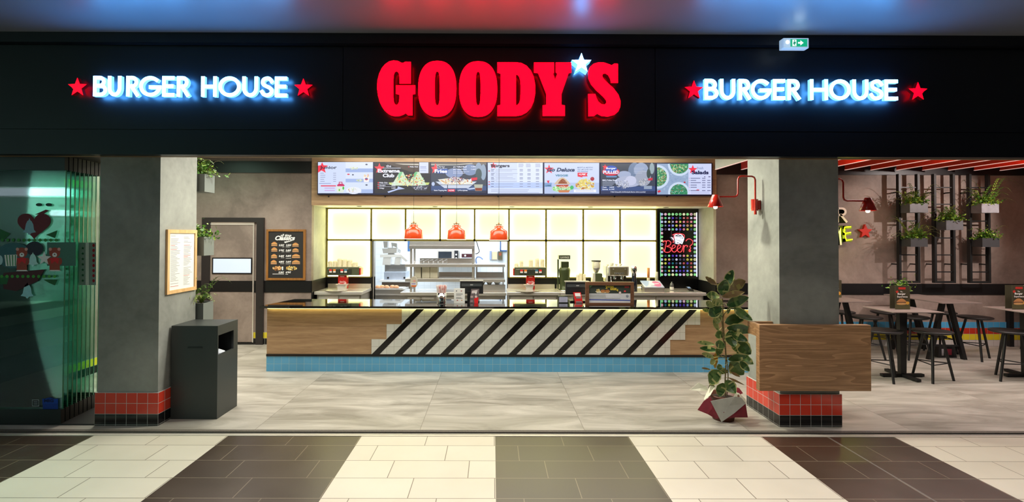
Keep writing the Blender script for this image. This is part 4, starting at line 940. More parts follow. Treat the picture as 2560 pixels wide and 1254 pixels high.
# ---------------- back counters ----------------
ZB = .862
def backbench(px0, px1, lab, legs=True, splash=True):
    x0 = A(px0, 735, 8.72).x; x1 = A(px1, 735, 8.72).x
    r = thing('steel_bench', lab, 'bench', ((x0+x1)/2, 9.05, 0), group='steel benches behind the counter')
    MB().box(x0, x1, 8.72, YB+.015, ZB-.05, ZB, .004).build('worktop', STEEL, r)
    if splash: MB().box(x0+.02, x1-.01, YB-.01, YB+.015, ZB, ZB+.075).build('backsplash', STEEL, r)
    n = 2 if x1-x0 < 1.2 else 3
    w_ = (x1-x0-.1)/n
    MB().box(x0+.03, x1-.03, 8.78, YB, .12, ZB-.05).build('cabinet', STEELD, r)
    for i in range(n):
        MB().box(x0+.05+i*w_+.01, x0+.05+(i+1)*w_-.01, 8.765, 8.78, ZB-.2, ZB-.065).build('drawer', STEEL, r)
    for i in range(2): MB().box(x0+.06+i*(x1-x0-.17), x0+.11+i*(x1-x0-.17), 8.8, 8.85, 0, .12).build('leg', STEELD, r)
    return x0, x1
backbench(785, 905, 'steel bench with the first soda dispenser, at the left end behind the counter')
backbench(1268, 1400, 'steel bench with the second soda dispenser, right of the kitchen opening')
backbench(1401, 1766, 'long steel bench under the coffee machine and the neon sign')
def disp(px0, px1, pyt, pyb, tower, tray, labs, lab, side):
    Y_ = 8.98
    r = thing('soda_dispenser', lab, 'soda dispenser', A((tower[0]+tower[1])/2, 720, Y_+.06), group='soda dispensers behind the counter')
    r.location.z = ZB
    x0, x1, z0, z1 = rng(px0, pyt, px1, pyb, Y_)
    MB().box(x0, x1, Y_, Y_+.22, z0, z1, .006).build('head', M('dispenser_grey', (104, 108, 84), .3, .4), r)
    MB().box(x0+.03, x1-.18, Y_-.006, Y_, z1-.04, z1-.03).build('trim_strip', STEEL, r)
    sx0 = px1 if side > 0 else px0-3
    MB().pbox(sx0, pyt+3, sx0+4, pyb-1, Y_+.02, Y_+.2).build('end_sticker', REDM, r)
    tx0, tx1, _, _ = rng(tower[0], 700, tower[1], 700, Y_+.04)
    MB().box(tx0, tx1, Y_+.04, Y_+.16, ZB+.02, z0+.01, .004).build('tower', M('dispenser_red', (192, 36, 28), .3, var=.1), r)
    a = Art(Y_+.039); m_ = (tower[0]+tower[1])/2
    a.poly([(tower[0]+1, 707), (m_, 709.5), (tower[1]-1, 705.5), (tower[1]-1, 707.5), (m_, 711.5), (tower[0]+1, 709.5)], (235, 225, 220)); a.lines(m_-5, m_+5, [pyb+3], (225, 180, 170), 2, 1, 1); a.build('swoosh', r)
    ptext('lettering', 'Coca-Cola', tower[0]+4, 701.5, tower[1]-3, 706, Y_+.0375, P((238, 228, 224)), r, .01, .4)
    b = MB(); lx = A(tray[0], 715, Y_-.08).x; rx = A(tray[1], 715, Y_-.08).x; zt_ = A(1236, tray[2], Y_-.08).z
    b.box(lx, rx, Y_-.12, Y_+.03, zt_-.01, zt_); b.prism([(lx+.02, zt_-.01), (rx-.02, zt_-.01), (rx-.04, ZB+.03), (lx+.04, ZB+.03)], Y_-.11, Y_+.02)
    b.box(lx+.03, rx-.03, Y_-.1, Y_+.03, ZB, ZB+.03)
    b.build('ice_bin', STEEL, r)
    b = MB(); b.lathe((x0*.35+x1*.65-.15, Y_-.12, ZB), [(0, .004), (.17, .004), (.2, .018), (.17, .012), (0, .012)], 24); b.build('drip_tray', STEEL, r)
    for px, kind in labs:
        b = MB(); b.pbox(px-4, pyt+5, px+4, pyb-4, Y_-.016, Y_-.0)
        o = b.build('valve', M('valve_dark', (50, 54, 46), .4), r)
        if kind is not None:
            a = Art(Y_-.017); a.rect(px-3.4, pyt+5.5, px+3.4, pyt+10, kind); a.rect(px-3.4, pyt+10, px+3.4, pyt+14, (225, 222, 215)); a.build('flavour_label', o)
    return r, Y_
d1, Yd = disp(816, 897.5, 667, 688, (845, 866.5), (840, 868, 711), [(826.5, (222, 50, 44)), (836, (228, 130, 40)), (845, None), (854.5, (222, 50, 44)), (864, (60, 120, 150)), (874, None)], 'soda dispenser with red tower in front of the far left glowing panel', 1)
d2, Yd = disp(1286, 1366, 668, 689, (1316, 1337), (1310, 1337, 711), [(1304, (222, 50, 44)), (1314, (228, 130, 40)), (1323, None), (1332, None), (1341.5, (60, 120, 150)), (1351, (222, 50, 44))], 'soda dispenser with red tower right of the kitchen opening', -1)
CUPM = M('paper_cup_cream', (236, 226, 190), .6, var=.05)
def cups(px0, px1, pyb, pyt, Y_, lab, grp, zb=None):
    x0, x1, z0, z1 = rng(px0, pyt, px1, pyb, Y_); z0 = zb or z0; r_ = (x1-x0)/2; c = Vector(((x0+x1)/2, Y_, z0)); n = max(2, int((z1-z0)/.02))
    pr = [(0, 0)]
    for i in range(n): pr += [(r_, (z1-z0)*i/n), (r_*1.0, (z1-z0)*(i+.25)/n), (r_*.93, (z1-z0)*(i+.3)/n)]
    pr += [(r_*.78, z1-z0), (0, z1-z0)]
    tag(MB().lathe(c, pr, 16).build('cup_stack', CUPM), lab, 'cup stack', grp)
cc = [(820, 831, 652), (832, 843, 652), (843.5, 856, 646), (856, 868.5, 647), (868.5, 881.5, 649), (882, 895, 655)]
for k, (a_, b_, t_) in enumerate(cc): cups(a_, b_, 667, t_, 9.07, '%s stack of cream paper cups from the left on the first soda dispenser' % ordn[k], 'paper cups on the left soda dispenser')
cc = [(1286, 1296, 658), (1299, 1308, 651.5), (1322, 1332.5, 649), (1338, 1348, 646), (1351, 1361.5, 647)]
for k, (a_, b_, t_) in enumerate(cc): cups(a_, b_, 668, t_, 9.07, '%s stack of cream paper cups from the left on the second soda dispenser' % ordn[k], 'paper cups on the right soda dispenser')
# juice machine
Yj = 8.92
r = thing('juice_machine', 'tall dark green juice machine with a black sign on top', 'drink machine', (A(1412, 725, Yj+.1).x, Yj+.1, ZB))
JG = M('machine_green', (74, 84, 52), .3, .3, var=.08)
c = Vector((A(1411.5, 700, Yj+.12).x, Yj+.12, ZB)); s_ = Yj/F
MB().lathe(c, [(0, 0), (.105, 0), (.105, .02), (.08, .03), (.085, .12), (.09, .2), (.1, .34), (.1, .36), (.085, .39), (.07, .41), (0, .41)], 28).build('body', JG, r)
MB().box(c.x-.065, c.x+.065, Yj+.06, Yj+.17, ZB+.41, ZB+.50, .004).build('squeezer_head', JG, r)
MB().pbox(1393.5, 648, 1397, 722, Yj+.1, Yj+.14).build('side_rail', JG, r)
MB().pbox(1397.5, 638, 1425.5, 647.5, Yj-.01, Yj+.12).build('sign_board', M('sign_dark', (58, 62, 44), .4), r)
ptext('lettering', 'ILAVVINGE', 1401, 640.5, 1423, 645.5, Yj-.0125, P((208, 210, 190)), r, .02)
MB().cyl((c.x+.03, c.y-.1, ZB+.16), (c.x+.03, c.y-.13, ZB+.13), .014).build('tap', CHROME, r)
MB().lathe(c+Vector((0, -.04, 0)), [(0, .003), (.12, .003), (.125, .014), (0, .014)], 24).build('drip_plate', CHROME, r)
# takeaway cups
for k, (a_, b_, t_) in enumerate(((1440.5, 1448, 686), (1447, 1456, 682), (1457, 1464.5, 684.5))):
    cups(a_, b_, 705, t_, 9.0, '%s pale paper cup stack from the left beside the coffee grinder' % ordn[k], 'paper cups beside the coffee grinder', ZB)
# grinder
Yg = 8.95; c = Vector((A(1491.5, 700, Yg).x, Yg+.03, ZB)); r = thing('coffee_grinder', 'coffee grinder with clear bean hopper left of the espresso machine', 'grinder', c)
zq = lambda y: A(1236, y, Yg).z-ZB
b = MB(); x0, x1 = A(1486.5, 700, Yg).x, A(1506, 700, Yg).x; b.prism([(A(1486.5, 700, Yg).x, ZB), (A(1507, 700, Yg).x, ZB), (A(1503, 682, Yg).x, ZB+zq(682)), (A(1486.5, 682, Yg).x, ZB+zq(682))], Yg-.08, Yg+.1); b.build('motor_housing', M('grinder_green', (78, 84, 56), .35), r)
b = MB(); b.prism([(A(1477, 703, Yg).x, ZB), (A(1486.4, 703, Yg).x, ZB), (A(1486.4, 682, Yg).x, ZB+zq(682)), (A(1481, 682, Yg).x, ZB+zq(682))], Yg-.06, Yg+.08); b.build('side_housing', M('cream_metal', (222, 216, 198), .3), r)
MB().lathe((c.x-.004, Yg+.02, ZB), [(.02, zq(681)), (.035, zq(679)), (.07, zq(669)), (.066, zq(668))], 24).build('hopper_cone', STEELD, r)
MB().lathe((c.x-.004, Yg+.02, ZB), [(.066, zq(669)), (.078, zq(652)), (0, zq(652))], 24).build('hopper', M('hopper_clear', (212, 208, 182), .2), r)
MB().lathe((c.x-.004, Yg+.02, ZB), [(0, zq(652)), (.082, zq(652)), (.082, zq(650)), (0, zq(650))], 24).build('lid', BLKM, r)
# espresso machine
Ye = 8.92; x0, x1, z0, z1 = rng(1520, 665, 1573, 690, Ye); r = thing('espresso_machine', 'chrome espresso machine with cups on top on the steel bench', 'coffee machine', ((x0+x1)/2, Ye+.15, ZB))
MB().box(x0, x1, Ye, Ye+.32, z0, z1, .02).build('body', STEEL, r)
MB().box(x0+.035, x1-.03, Ye-.004, Ye, z0+.02, z1-.02).build('fascia', M('fascia_olive', (132, 124, 96), .3, .5), r)
MB().box(x0+.11, x1-.09, Ye-.009, Ye-.004, z0+.035, z0+.065, .002).build('button_plate', CHROME, r)
b = MB()
for k in range(5): b.cyl((x0+.135+k*.03, Ye-.009, z0+.05), (x0+.135+k*.03, Ye-.013, z0+.05), .008, n=10)
b.build('buttons', BLKM, r)
for xx in (x0+.09, x1-.07): MB().cyl((xx, Ye-.012, z1-.05), (xx, Ye-.004, z1-.05), .014, n=12).build('knob', CHROME, r)
MB().box(x0+.01, x1-.02, Ye+.12, Ye+.32, ZB+.03, z0).build('rear_panel', M('machine_dark', (70, 66, 56), .3, .4), r)
MB().box(x0-.01, x1, Ye-.03, Ye+.32, ZB, ZB+.04, .004).build('drip_base', STEEL, r)
for xx in (x0+.12, x1-.12):
    b = MB(); b.cyl((xx, Ye+.03, z0), (xx, Ye+.03, z0-.05), .03, n=16); b.cyl((xx, Ye+.03, z0-.045), (xx-.02, Ye-.12, z0-.06), .011, n=8); b.build('brew_group', CHROME, r)
MB().tube([(x0+.05, Ye+.02, z0), (x0+.045, Ye-.03, z0-.03), (x0+.05, Ye-.04, ZB+.07)], .006).build('steam_wand', CHROME, r)
MB().pbox(1514.5, 665, 1519.5, 704, Ye+.05, Ye+.25).build('side_panel', M('side_cream', (225, 224, 205), .3), r)
for k, (px, w_) in enumerate(((1519, 4), (1529.5, 7), (1541, 5), (1551, 5.5))):
    a_ = A(px, 664.5, Ye+.1); q = w_*Ye/F*.8; z_0 = z1
    b = MB(); b.lathe((a_.x, Ye+.1, z_0), [(0, 0), (q*.6, 0), (q, q*1.2), (q*.93, q*1.2), (q*.55, .004), (0, .004)], 16)
    tag(b.build('coffee_cup', M('porcelain', (222, 222, 205), .15)), '%s cup from the left standing on top of the espresso machine' % ordn[k], 'cup', 'cups on the espresso machine')
# beer tap
Yt = 8.9; c = Vector((A(1587, 725, Yt).x, Yt+.05, ZB)); r = thing('beer_tap', 'dark beer tap column with a round chrome head', 'beer tap', c)
zt_ = lambda y: A(1236, y, Yt).z-ZB
MB().lathe(c, [(0, 0), (.055, 0), (.052, zt_(705)), (.04, zt_(690)), (.036, zt_(682)), (0, zt_(682))], 20).build('column', M('tap_navy', (24, 30, 44), .2), r)
MB().lathe(c, [(.036, zt_(682)), (.05, zt_(676)), (.053, zt_(673)), (.053, zt_(671)), (.048, zt_(666)), (.03, zt_(663)), (0, zt_(662.5))], 20).build('head', CHROME, r)
MB().box(c.x-.004, c.x+.004, c.y-.052, c.y-.04, ZB+.1, ZB+zt_(684)).build('level_strip', CHROME, r)
b = MB(); b.cyl((c.x+.04, c.y, ZB+.06), (c.x+.13, c.y-.05, ZB+.07), .016); b.cyl((c.x+.12, c.y-.05, ZB+.1), (c.x+.12, c.y-.05, ZB+.02), .012); b.cyl((c.x+.1, c.y-.05, ZB+.1), (c.x+.15, c.y-.05, ZB+.1), .01); b.build('spout', CHROME, r)
# containers, counter display, bottle, card reader
for px, w_, t_, colr, lab in ((1621, 8, 668, (232, 150, 90), 'orange topped tall clear container left of the slanted counter display'), (1641.5, 9, 678, (225, 226, 205), 'pale tall plastic container behind the slanted counter display')):
    a_ = A(px, 700, 9.2); q = w_*9.2/F/2; h = A(1236, t_, 9.2).z-ZB
    r = thing('tall_container', lab, 'container', (a_.x, 9.2, ZB))
    MB().lathe((a_.x, 9.2, ZB), [(0, 0), (q, 0), (q*.9, h*.55), (0, h*.55)], 16).build('lower_body', M('container_pale', (228, 214, 190), .3), r)
    MB().lathe((a_.x, 9.2, ZB), [(0, h*.55), (q*.88, h*.55), (q*.8, h), (0, h)], 16).build('upper_body', M('container_%d' % colr[2], colr, .3), r)
Yx = 8.82; r = thing('slanted_display', 'silver box with a slanted pink and blue top on the steel bench', 'display box', (A(1633, 727, Yx).x, Yx+.08, ZB))
x0, x1 = A(1611.5, 720, Yx).x, A(1661, 720, Yx).x; zf = A(1236, 717, Yx).z; zk = A(1236, 700.5, Yx+.17).z
MB().box(x0, x1, Yx, Yx+.18, ZB, zf).build('box', STEELD, r)
tp = [Vector((x0-.02, Yx+.2, zk)), Vector((x1-.02, Yx+.2, zk)), Vector((x1, Yx-.005, zf+.005)), Vector((x0, Yx-.005, zf+.005))]
b = MB(); b.face(tp); b.face([v-Vector((0, -.004, .012)) for v in tp][::-1])
for i in range(4): b.face([tp[i], tp[(i+1) % 4], tp[(i+1) % 4]-Vector((0, -.004, .012)), tp[i]-Vector((0, -.004, .012))])
b.build('sloping_top', M('display_silver', (196, 204, 232), .25), r)
def q4(f4, items, parent, name):
    b = MB(); ms = []
    for k, (pts_, c_) in enumerate(items):
        m = P(c_)
        if m not in ms: ms.append(m)
        b.mat(ms.index(m)); b.face([(f4[0].lerp(f4[1], u)).lerp(f4[3].lerp(f4[2], u), v)+Vector((0, -.001-.0003*k, .001+.0003*k)) for u, v in pts_])
    return b.build(name, ms, parent, fix=False)
q4(tp, [([(.0, 0), (.45, 0), (.3, .6), (.1, .95)], (160, 182, 226)), (ell(.72, .5, .22, .42, 14), (240, 120, 170)), (ell(.5, .5, .12, .2, 10), (235, 240, 250)), ([(.6, .45), (.86, .38), (.86, .5), (.6, .58)], (250, 215, 235))], r, 'printing')
c = A(1679.5, 722, 9.1); c.z = ZB; r = thing('soap_bottle', 'small clear pump bottle with white label below the neon sign', 'bottle', c)
MB().lathe(c, [(0, 0), (.034, 0), (.034, .09), (.026, .12), (.012, .13), (.012, .15), (0, .15)], 16).build('bottle', M('bottle_glass', (110, 110, 112), .1, .2), r)
MB().lathe(c, [(.0348, .01), (.0352, .012), (.0352, .06), (.0348, .062)], 16).build('label', PAPER, r)
MB().box(c.x-.006, c.x+.006, c.y-.04, c.y+.006, c.z+.15, c.z+.16).build('pump', CHROME, r)
c = A(1724, 725, 9.0); c.z = ZB; r = thing('card_reader', 'small black card reader leaning on the steel bench at the right', 'card reader', c)
f4 = [c+Vector((-.05, .05, .075)), c+Vector((.02, .05, .075)), c+Vector((.06, -.04, .012)), c+Vector((-.02, -.04, .012))]
b = MB(); b.face(f4); g4 = [v-Vector((0, 0, .012)) for v in f4]; g4 = [Vector((v.x, v.y, max(v.z, ZB))) for v in g4]; b.face(g4[::-1])
for i in range(4): b.face([f4[i], f4[(i+1) % 4], g4[(i+1) % 4], g4[i]])
b.build('body', BLKM, r); q4(f4, [([(.15, .1), (.85, .1), (.85, .5), (.15, .5)], (150, 180, 230))], r, 'screen')

# ---------------- kitchen behind the opening ----------------
KW = tile_mat('kitchen_tile', (224, 230, 234), size=.15, grout=(196, 204, 210), gw=.03, rough=.2, var=.02)
YK = 12.6
struct(MB().box(-3.6, 1.6, YK, YK+.1, 0, 3.05).build('wall_kitchen_back', KW))
struct(MB().box(-3.7, -3.6, YB+.14, YK, 0, 3.05).build('wall_kitchen_left', KW)); struct(MB().box(1.6, 1.7, YB+.14, YK, 0, 3.05).build('wall_kitchen_right', KW))
struct(MB().box(-3.6, 1.6, YB+.14, YK, 3.0, 3.05).build('ceiling', M('kitchen_ceiling', (230, 232, 232), .6)))
jm = MB()
jm.box(xo0-.012, xo0, YB-.01, YB+.13, 0, zr[1]); jm.box(xo1, xo1+.012, YB-.01, YB+.13, 0, zr[1])
struct(jm.build('trim_9', STEELD))
# pass rack
def rackbox(b, px0, py0, px1, py1, Y0, Y1, bev=.003): b.pbox(px0, py0, px1, py1, Y0, Y1, bev)
Yr = 9.75
zf_ = 0
r = thing('pass_rack', 'steel serving rack with three shelves and a hood in the kitchen opening', 'rack', (A(1105, 735, Yr).x, Yr+.3, 0))
def zpx(y, Y): return A(1105, y, Y).z
def xpx(x, Y): return A(x, 690, Y).x
b = MB(); b.box(xpx(1022, Yr), xpx(1186, Yr), Yr, Yr+.5, zpx(622, Yr), zpx(614, Yr)); b.prism([(xpx(1022, Yr), zpx(614, Yr)), (xpx(1186, Yr), zpx(614, Yr)), (xpx(1186, Yr), zpx(598, Yr)), (xpx(1024, Yr), zpx(598, Yr))], Yr+.03, Yr+.45); b.build('hood', STEEL, r)
for px in (1026.5, 1182):
    for dy in (.04, .48): MB().box(xpx(px-2.5, Yr), xpx(px+2.5, Yr), Yr+dy, Yr+dy+.04, zpx(737, Yr), zpx(622, Yr)).build('post', STEEL, r)
for y0_, y1_, xr_ in ((660, 667, 1186.5), (696, 704, 1186.5)):
    b = MB(); b.box(xpx(1013, Yr), xpx(xr_, Yr), Yr-.02, Yr+.54, zpx(y1_, Yr), zpx(y0_, Yr), .004); b.build('shelf', STEEL, r)
    b = MB(); b.box(xpx(1040, Yr), xpx(1180, Yr), Yr+.5, Yr+.52, zpx(y0_, Yr), zpx(y0_, Yr)+.09); b.build('back_rail', STEELD, r)
b = MB()
for k in range(7):
    x = xpx(1035+k*12, Yr); b.tube([(x, Yr+.02, zpx(660, Yr)), (x, Yr+.02, zpx(660, Yr)+.05), (x+.05, Yr+.3, zpx(660, Yr)+.08), (x+.05, Yr+.3, zpx(660, Yr))], .003, 5)
b.build('wire_dividers', CHROME, r)
b = MB(); b.box(xpx(1003, Yr), xpx(1187, Yr), Yr-.08, Yr+.56, zpx(738, Yr-.08), zpx(730.5, Yr-.08), .004); b.build('bench_top', STEEL, r)
MB().box(xpx(1012, Yr), xpx(1187, Yr), Yr+.0, Yr+.5, .02, zpx(738, Yr-.08)).build('base_cabinet', STEELD, r)
b = MB()
for px in (1019, 1055, 1105): b.pbox(px, 742, px+30, 752, Yr-.012, Yr)
b.bm.free()
for px in (1019, 1055, 1105): MB().pbox(px, 742, px+30, 752, Yr-.012, Yr).build('drawer_front', STEEL, r)
r2 = thing('pass_rack', 'lower steel rack with two shelves at the right of the kitchen opening', 'rack', (A(1225, 735, Yr).x, Yr+.3, 0))
for y0_, y1_ in ((660, 666.5), (697, 704.5)): MB().box(xpx(1187.5, Yr), xpx(1263, Yr), Yr-.01, Yr+.5, zpx(y1_, Yr), zpx(y0_, Yr), .004).build('shelf', STEEL, r2)
MB().box(xpx(1188, Yr), xpx(1262, Yr), Yr+.46, Yr+.48, zpx(697, Yr), zpx(697, Yr)+.1).build('back_rail', STEELD, r2)
for px in (1190, 1259):
    MB().box(xpx(px-1.5, Yr), xpx(px+1.5, Yr), Yr+.4, Yr+.44, .02, zpx(660, Yr)).build('post', STEELD, r2)
MB().box(xpx(1188, Yr), xpx(1266, Yr), Yr-.08, Yr+.5, zpx(738, Yr-.08), zpx(731, Yr-.08), .004).build('bench_top', STEEL, r2)
b = MB(); b.prism([(xpx(1189, Yr), zpx(737, Yr)), (xpx(1264, Yr), zpx(737, Yr)), (xpx(1264, Yr), zpx(712, Yr)), (xpx(1189, Yr), zpx(712, Yr))], Yr+.1, Yr+.4); b.build('food_well', STEEL, r2)
MB().box(xpx(1190, Yr), xpx(1264, Yr), Yr, Yr+.45, .02, zpx(738, Yr-.08)).build('base_cabinet', STEELD, r2)
# cartons on the pass shelf
for k, (p0, p1) in enumerate(((1037, 1052), (1055, 1074), (1075, 1094))):
    zz0 = zpx(696, Yr); x0, x1 = xpx(p0, Yr+.2), xpx(p1, Yr+.2)
    tag(MB().box(x0, x1, Yr+.2, Yr+.45, zz0, zpx(668, Yr+.2), .004).build('carton', M('carton_cream', (226, 222, 200), .7)), '%s cream carton from the left under the middle shelf of the pass rack' % ordn[k], 'carton', 'cartons on the pass rack')
for k, (p0, p1) in enumerate(((1198, 1213), (1216, 1231), (1235, 1252))):
    x0, x1 = xpx(p0, Yr+.15), xpx(p1, Yr+.15); z0 = zpx(712, Yr)
    tag(MB().lathe(((x0+x1)/2, Yr+.2, z0), [(0, 0), ((x1-x0)*.32, 0), ((x1-x0)/2, .035), ((x1-x0)/2, .042), ((x1-x0)*.3, .012), (0, .012)], 18).build('food_tray', M('foil', (205, 212, 214), .3, .6)), '%s foil dish from the left on the steel food well' % ordn[k], 'dish', 'foil dishes in the kitchen opening')
# hanging bag
p = A(1035, 706, Yr-.05); r = thing('plastic_bag', 'clear plastic bag with orange and white label hanging from the pass rack', 'bag', (p.x, p.y, zpx(717, Yr-.05)))
b = MB(); b.pprism([(1027, 716), (1025, 706), (1027, 697), (1033, 690), (1039, 692), (1043, 700), (1043, 712), (1040, 717)], Yr-.07, Yr-.025); b.build('bag', M('bag_plastic', (214, 206, 190), .3), r)
a = Art(Yr-.072); a.rect(1027.5, 706, 1041, 712.5, (240, 238, 240)); a.rect(1028.5, 708, 1039, 710, (120, 100, 190)); a.poly([(1028, 712.5), (1041, 712.5), (1039, 717), (1029, 716.5)], (226, 110, 50)); a.ell(1036, 702, 3.5, 2.5, (235, 170, 160)); a.build('label_print', r)
# microwave and second appliance on a wall shelf
Ym = 11.9
zs_ = zpx(650, Ym)
sh = tag(MB().box(xpx(1085, Ym), xpx(1185, Ym), Ym-.05, YK, zs_-.03, zs_).build('wall_shelf', STEEL), 'steel wall shelf carrying the microwave ovens in the kitchen', 'shelf')
r = thing('microwave', 'silver microwave oven with dark door seen in the kitchen', 'microwave', (xpx(1120, Ym), Ym+.2, zs_))
b = MB(); b.box(xpx(1092, Ym), xpx(1147, Ym), Ym, Ym+.4, zs_, zpx(624, Ym), .005); b.build('body', STEEL, r)
MB().pbox(1096, 628.5, 1129, 646.5, Ym-.012, Ym).build('door', M('oven_glass', (40, 46, 54), .15), r)
o = MB().pbox(1136, 626, 1145.5, 648, Ym-.01, Ym).build('control_panel', M('oven_panel', (38, 40, 44), .3), r)
for yy in (636, 645): MB().cyl(A(1140.5, yy, Ym-.01), A(1140.5, yy, Ym-.03), .02, n=14).build('knob', WHITE, o)
r = thing('microwave', 'second white kitchen oven with a black and red control strip', 'microwave', (xpx(1166, Ym), Ym+.2, zs_))
b = MB(); b.box(xpx(1149, Ym), xpx(1182, Ym), Ym, Ym+.4, zs_, zpx(627, Ym), .005); b.build('body', M('oven_white', (205, 212, 222), .3), r)
o = MB().pbox(1154, 634, 1181, 643, Ym-.01, Ym).build('control_panel', M('oven_panel_red', (70, 34, 40), .3), r)
MB().cyl(A(1163, 638.5, Ym-.01), A(1163, 638.5, Ym-.025), .022, n=14).build('knob', WHITE, o)
# dicer and range at the left
Yq = 11.2
r = thing('food_slicer', 'steel food slicing machine above the griddle at the left of the kitchen', 'slicer', (xpx(982, Yq), Yq+.1, zpx(700, Yq)))
b = MB(); b.pprism([(956, 662), (958, 643), (977, 643), (976, 662)], Yq+.02, Yq+.2); b.pprism([(985, 662), (988, 643), (1002, 643), (1000, 662)], Yq+.02, Yq+.2); b.pprism([(950, 636), (1003, 636), (1018, 650), (1015, 654), (1000, 642), (950, 643)], Yq, Yq+.25); b.build('chutes', STEEL, r)
b = MB(); b.pprism([(955, 621), (992, 621), (991, 632), (958, 633)], Yq+.02, Yq+.25); b.build('feed_tray', STEELD, r)
b = MB(); b.pprism([(970, 632), (985, 632), (985, 637), (970, 637)], Yq+.08, Yq+.18); b.pprism([(958, 603), (969, 603), (968, 619), (960, 619)], Yq+.06, Yq+.2); b.pprism([(978, 606), (992, 608), (992, 619), (982, 614), (980, 620)], Yq+.06, Yq+.14); b.pprism([(962, 661), (1014, 661), (1014, 680), (962, 680)], Yq+.1, Yq+.3); b.pprism([(970, 619), (992, 619), (992, 622), (968, 622)], Yq+.06, Yq+.2)
b.build('motor_body', M('slicer_grey', (160, 156, 150), .3, .8), r)
b = MB(); b.tube([A(998, 622, Yq), A(1001, 626, Yq), A(1000, 633, Yq), A(997, 628, Yq), A(998, 622, Yq)], .012, 6); b.build('handle', CHROME, r)
r = thing('griddle', 'steel griddle with two black knobs on a white table in the kitchen', 'griddle', (xpx(985, Yq), Yq, zpx(700, Yq)))
b = MB(); b.pbox(960, 679.5, 1014, 699.5, Yq-.1, Yq+.4, .004); b.build('body', M('griddle_steel', (190, 200, 215), .3, .5), r)
for px in (970, 1011): MB().cyl(A(px, 694, Yq-.1), A(px, 694, Yq-.125), .022, n=14).build('knob', BLKM, r)
r = thing('kitchen_table', 'white topped kitchen table under the griddle', 'table', (xpx(985, Yq), Yq+.1, 0))
b = MB(); b.box(xpx(953, Yq), xpx(1030, Yq), Yq-.18, Yq+.5, zpx(705, Yq-.18), zpx(699.5, Yq-.1)); b.build('top', WHITE, r)
MB().box(xpx(957, Yq), xpx(1028, Yq), Yq-.1, Yq+.45, .02, zpx(705, Yq-.18)).build('cabinet', M('cabinet_brown', (120, 105, 90), .5), r)  # plain brown body below the white top
Yb2 = 10.2
r = thing('steel_drawer_unit', 'low steel drawer unit with a tray of buns on top, left of the pass rack', 'drawer unit', (xpx(972, Yb2), Yb2+.2, 0))
z0 = zpx(723, Yb2)
MB().box(xpx(934, Yb2), xpx(1012, Yb2), Yb2, Yb2+.5, .02, z0, .004).build('body', STEELD, r)
MB().pbox(934, 735.5, 1012, 738, Yb2-.03, Yb2).build('handle_rail', STEEL, r)
rr = random.Random(8)
tr = tag(MB().box(xpx(936, Yb2), xpx(1006, Yb2), Yb2+.03, Yb2+.4, z0, z0+.015).build('tray', STEEL), 'flat steel tray holding the buns on the drawer unit', 'tray')
for k, px in enumerate((944, 953, 966, 979, 990)):
    x = xpx(px, Yb2+.1); q = .055
    tag(MB().lathe((x, Yb2+.14+.05*(k % 2), z0+.015), [(0, 0), (q*.9, 0), (q, q*.3), (q*.8, q*.7), (q*.4, q*.9), (0, q*.95)], 16).build('bun', M('bun_crust', (205, 150, 105) if k < 3 else (226, 205, 185), .6)), '%s round bread bun from the left on the kitchen tray' % ordn[k], 'bun', 'buns on the kitchen tray')
# framed notices, boards, cable on the kitchen wall
b = MB(); b.pbox(1250, 603, 1252.5, 627, YK-.05, YK); b.pbox(1250, 625, 1268, 628, YK-.05, YK); r = thing('wall_frame', 'blue framed white board in the top right of the kitchen opening', 'board', (xpx(1258, YK), YK-.03, zpx(628, YK)))
b.build('frame', M('frame_blue', (50, 90, 150), .4), r); MB().pbox(1252.5, 600, 1275, 625, YK-.04, YK).build('board', WHITE, r)
tag(MB().pbox(1230, 629, 1243, 648, YK-.05, YK).build('notice_board', M('board_cream', (232, 205, 165), .6)), 'cream paper notice on the kitchen wall', 'notice')
r = thing('wall_box', 'dark wall box with a red and brown picture on the kitchen wall', 'box', (xpx(1250, YK), YK-.04, zpx(648, YK)))
MB().pbox(1245, 628, 1256, 649, YK-.08, YK).build('body', M('box_brown', (90, 84, 60), .5), r); a = Art(YK-.082); a.ell(1250.5, 635, 3.2, 4, (150, 70, 40)); a.build('printing', r)
tag(MB().pbox(1224, 627, 1229, 648, YK-.06, YK).build('wall_panel', M('panel_lilac', (150, 165, 200), .5)), 'narrow lilac grey panel left of the cream notice on the kitchen wall', 'panel')
YKc = 10.3
tag(MB().tube(smooth([(xpx(1190, YKc), YKc, zpx(600, YKc)), (xpx(1196, YKc), YKc, zpx(620, YKc)), (xpx(1198, YKc), YKc, zpx(628, YKc)), (xpx(1193, YKc), YKc, zpx(633, YKc)), (xpx(1188, YKc), YKc, zpx(634, YKc))], 4), .008, 6).build('power_cable', BLKM), 'black cable looping down beside the pass rack hood', 'cable')
tag(MB().pbox(1019, 597, 1024.5, 628, 11.4, 11.5).build('door_post', M('post_blue', (60, 100, 150), .4)), 'narrow blue upright behind the left edge of the steel hood', 'post')
MBt = MB(); MBt.tube(smooth([A(1192, 661, Yr+.42), A(1190, 648, Yr+.42), A(1194, 642, Yr+.42), A(1201, 643, Yr+.42), A(1207, 648, Yr+.42)], 4), .012, 6)
tag(MBt.build('shower_hose', M('hose_blue', (130, 160, 225), .3)), 'pale blue hose arching above the right shelf in the kitchen', 'hose')
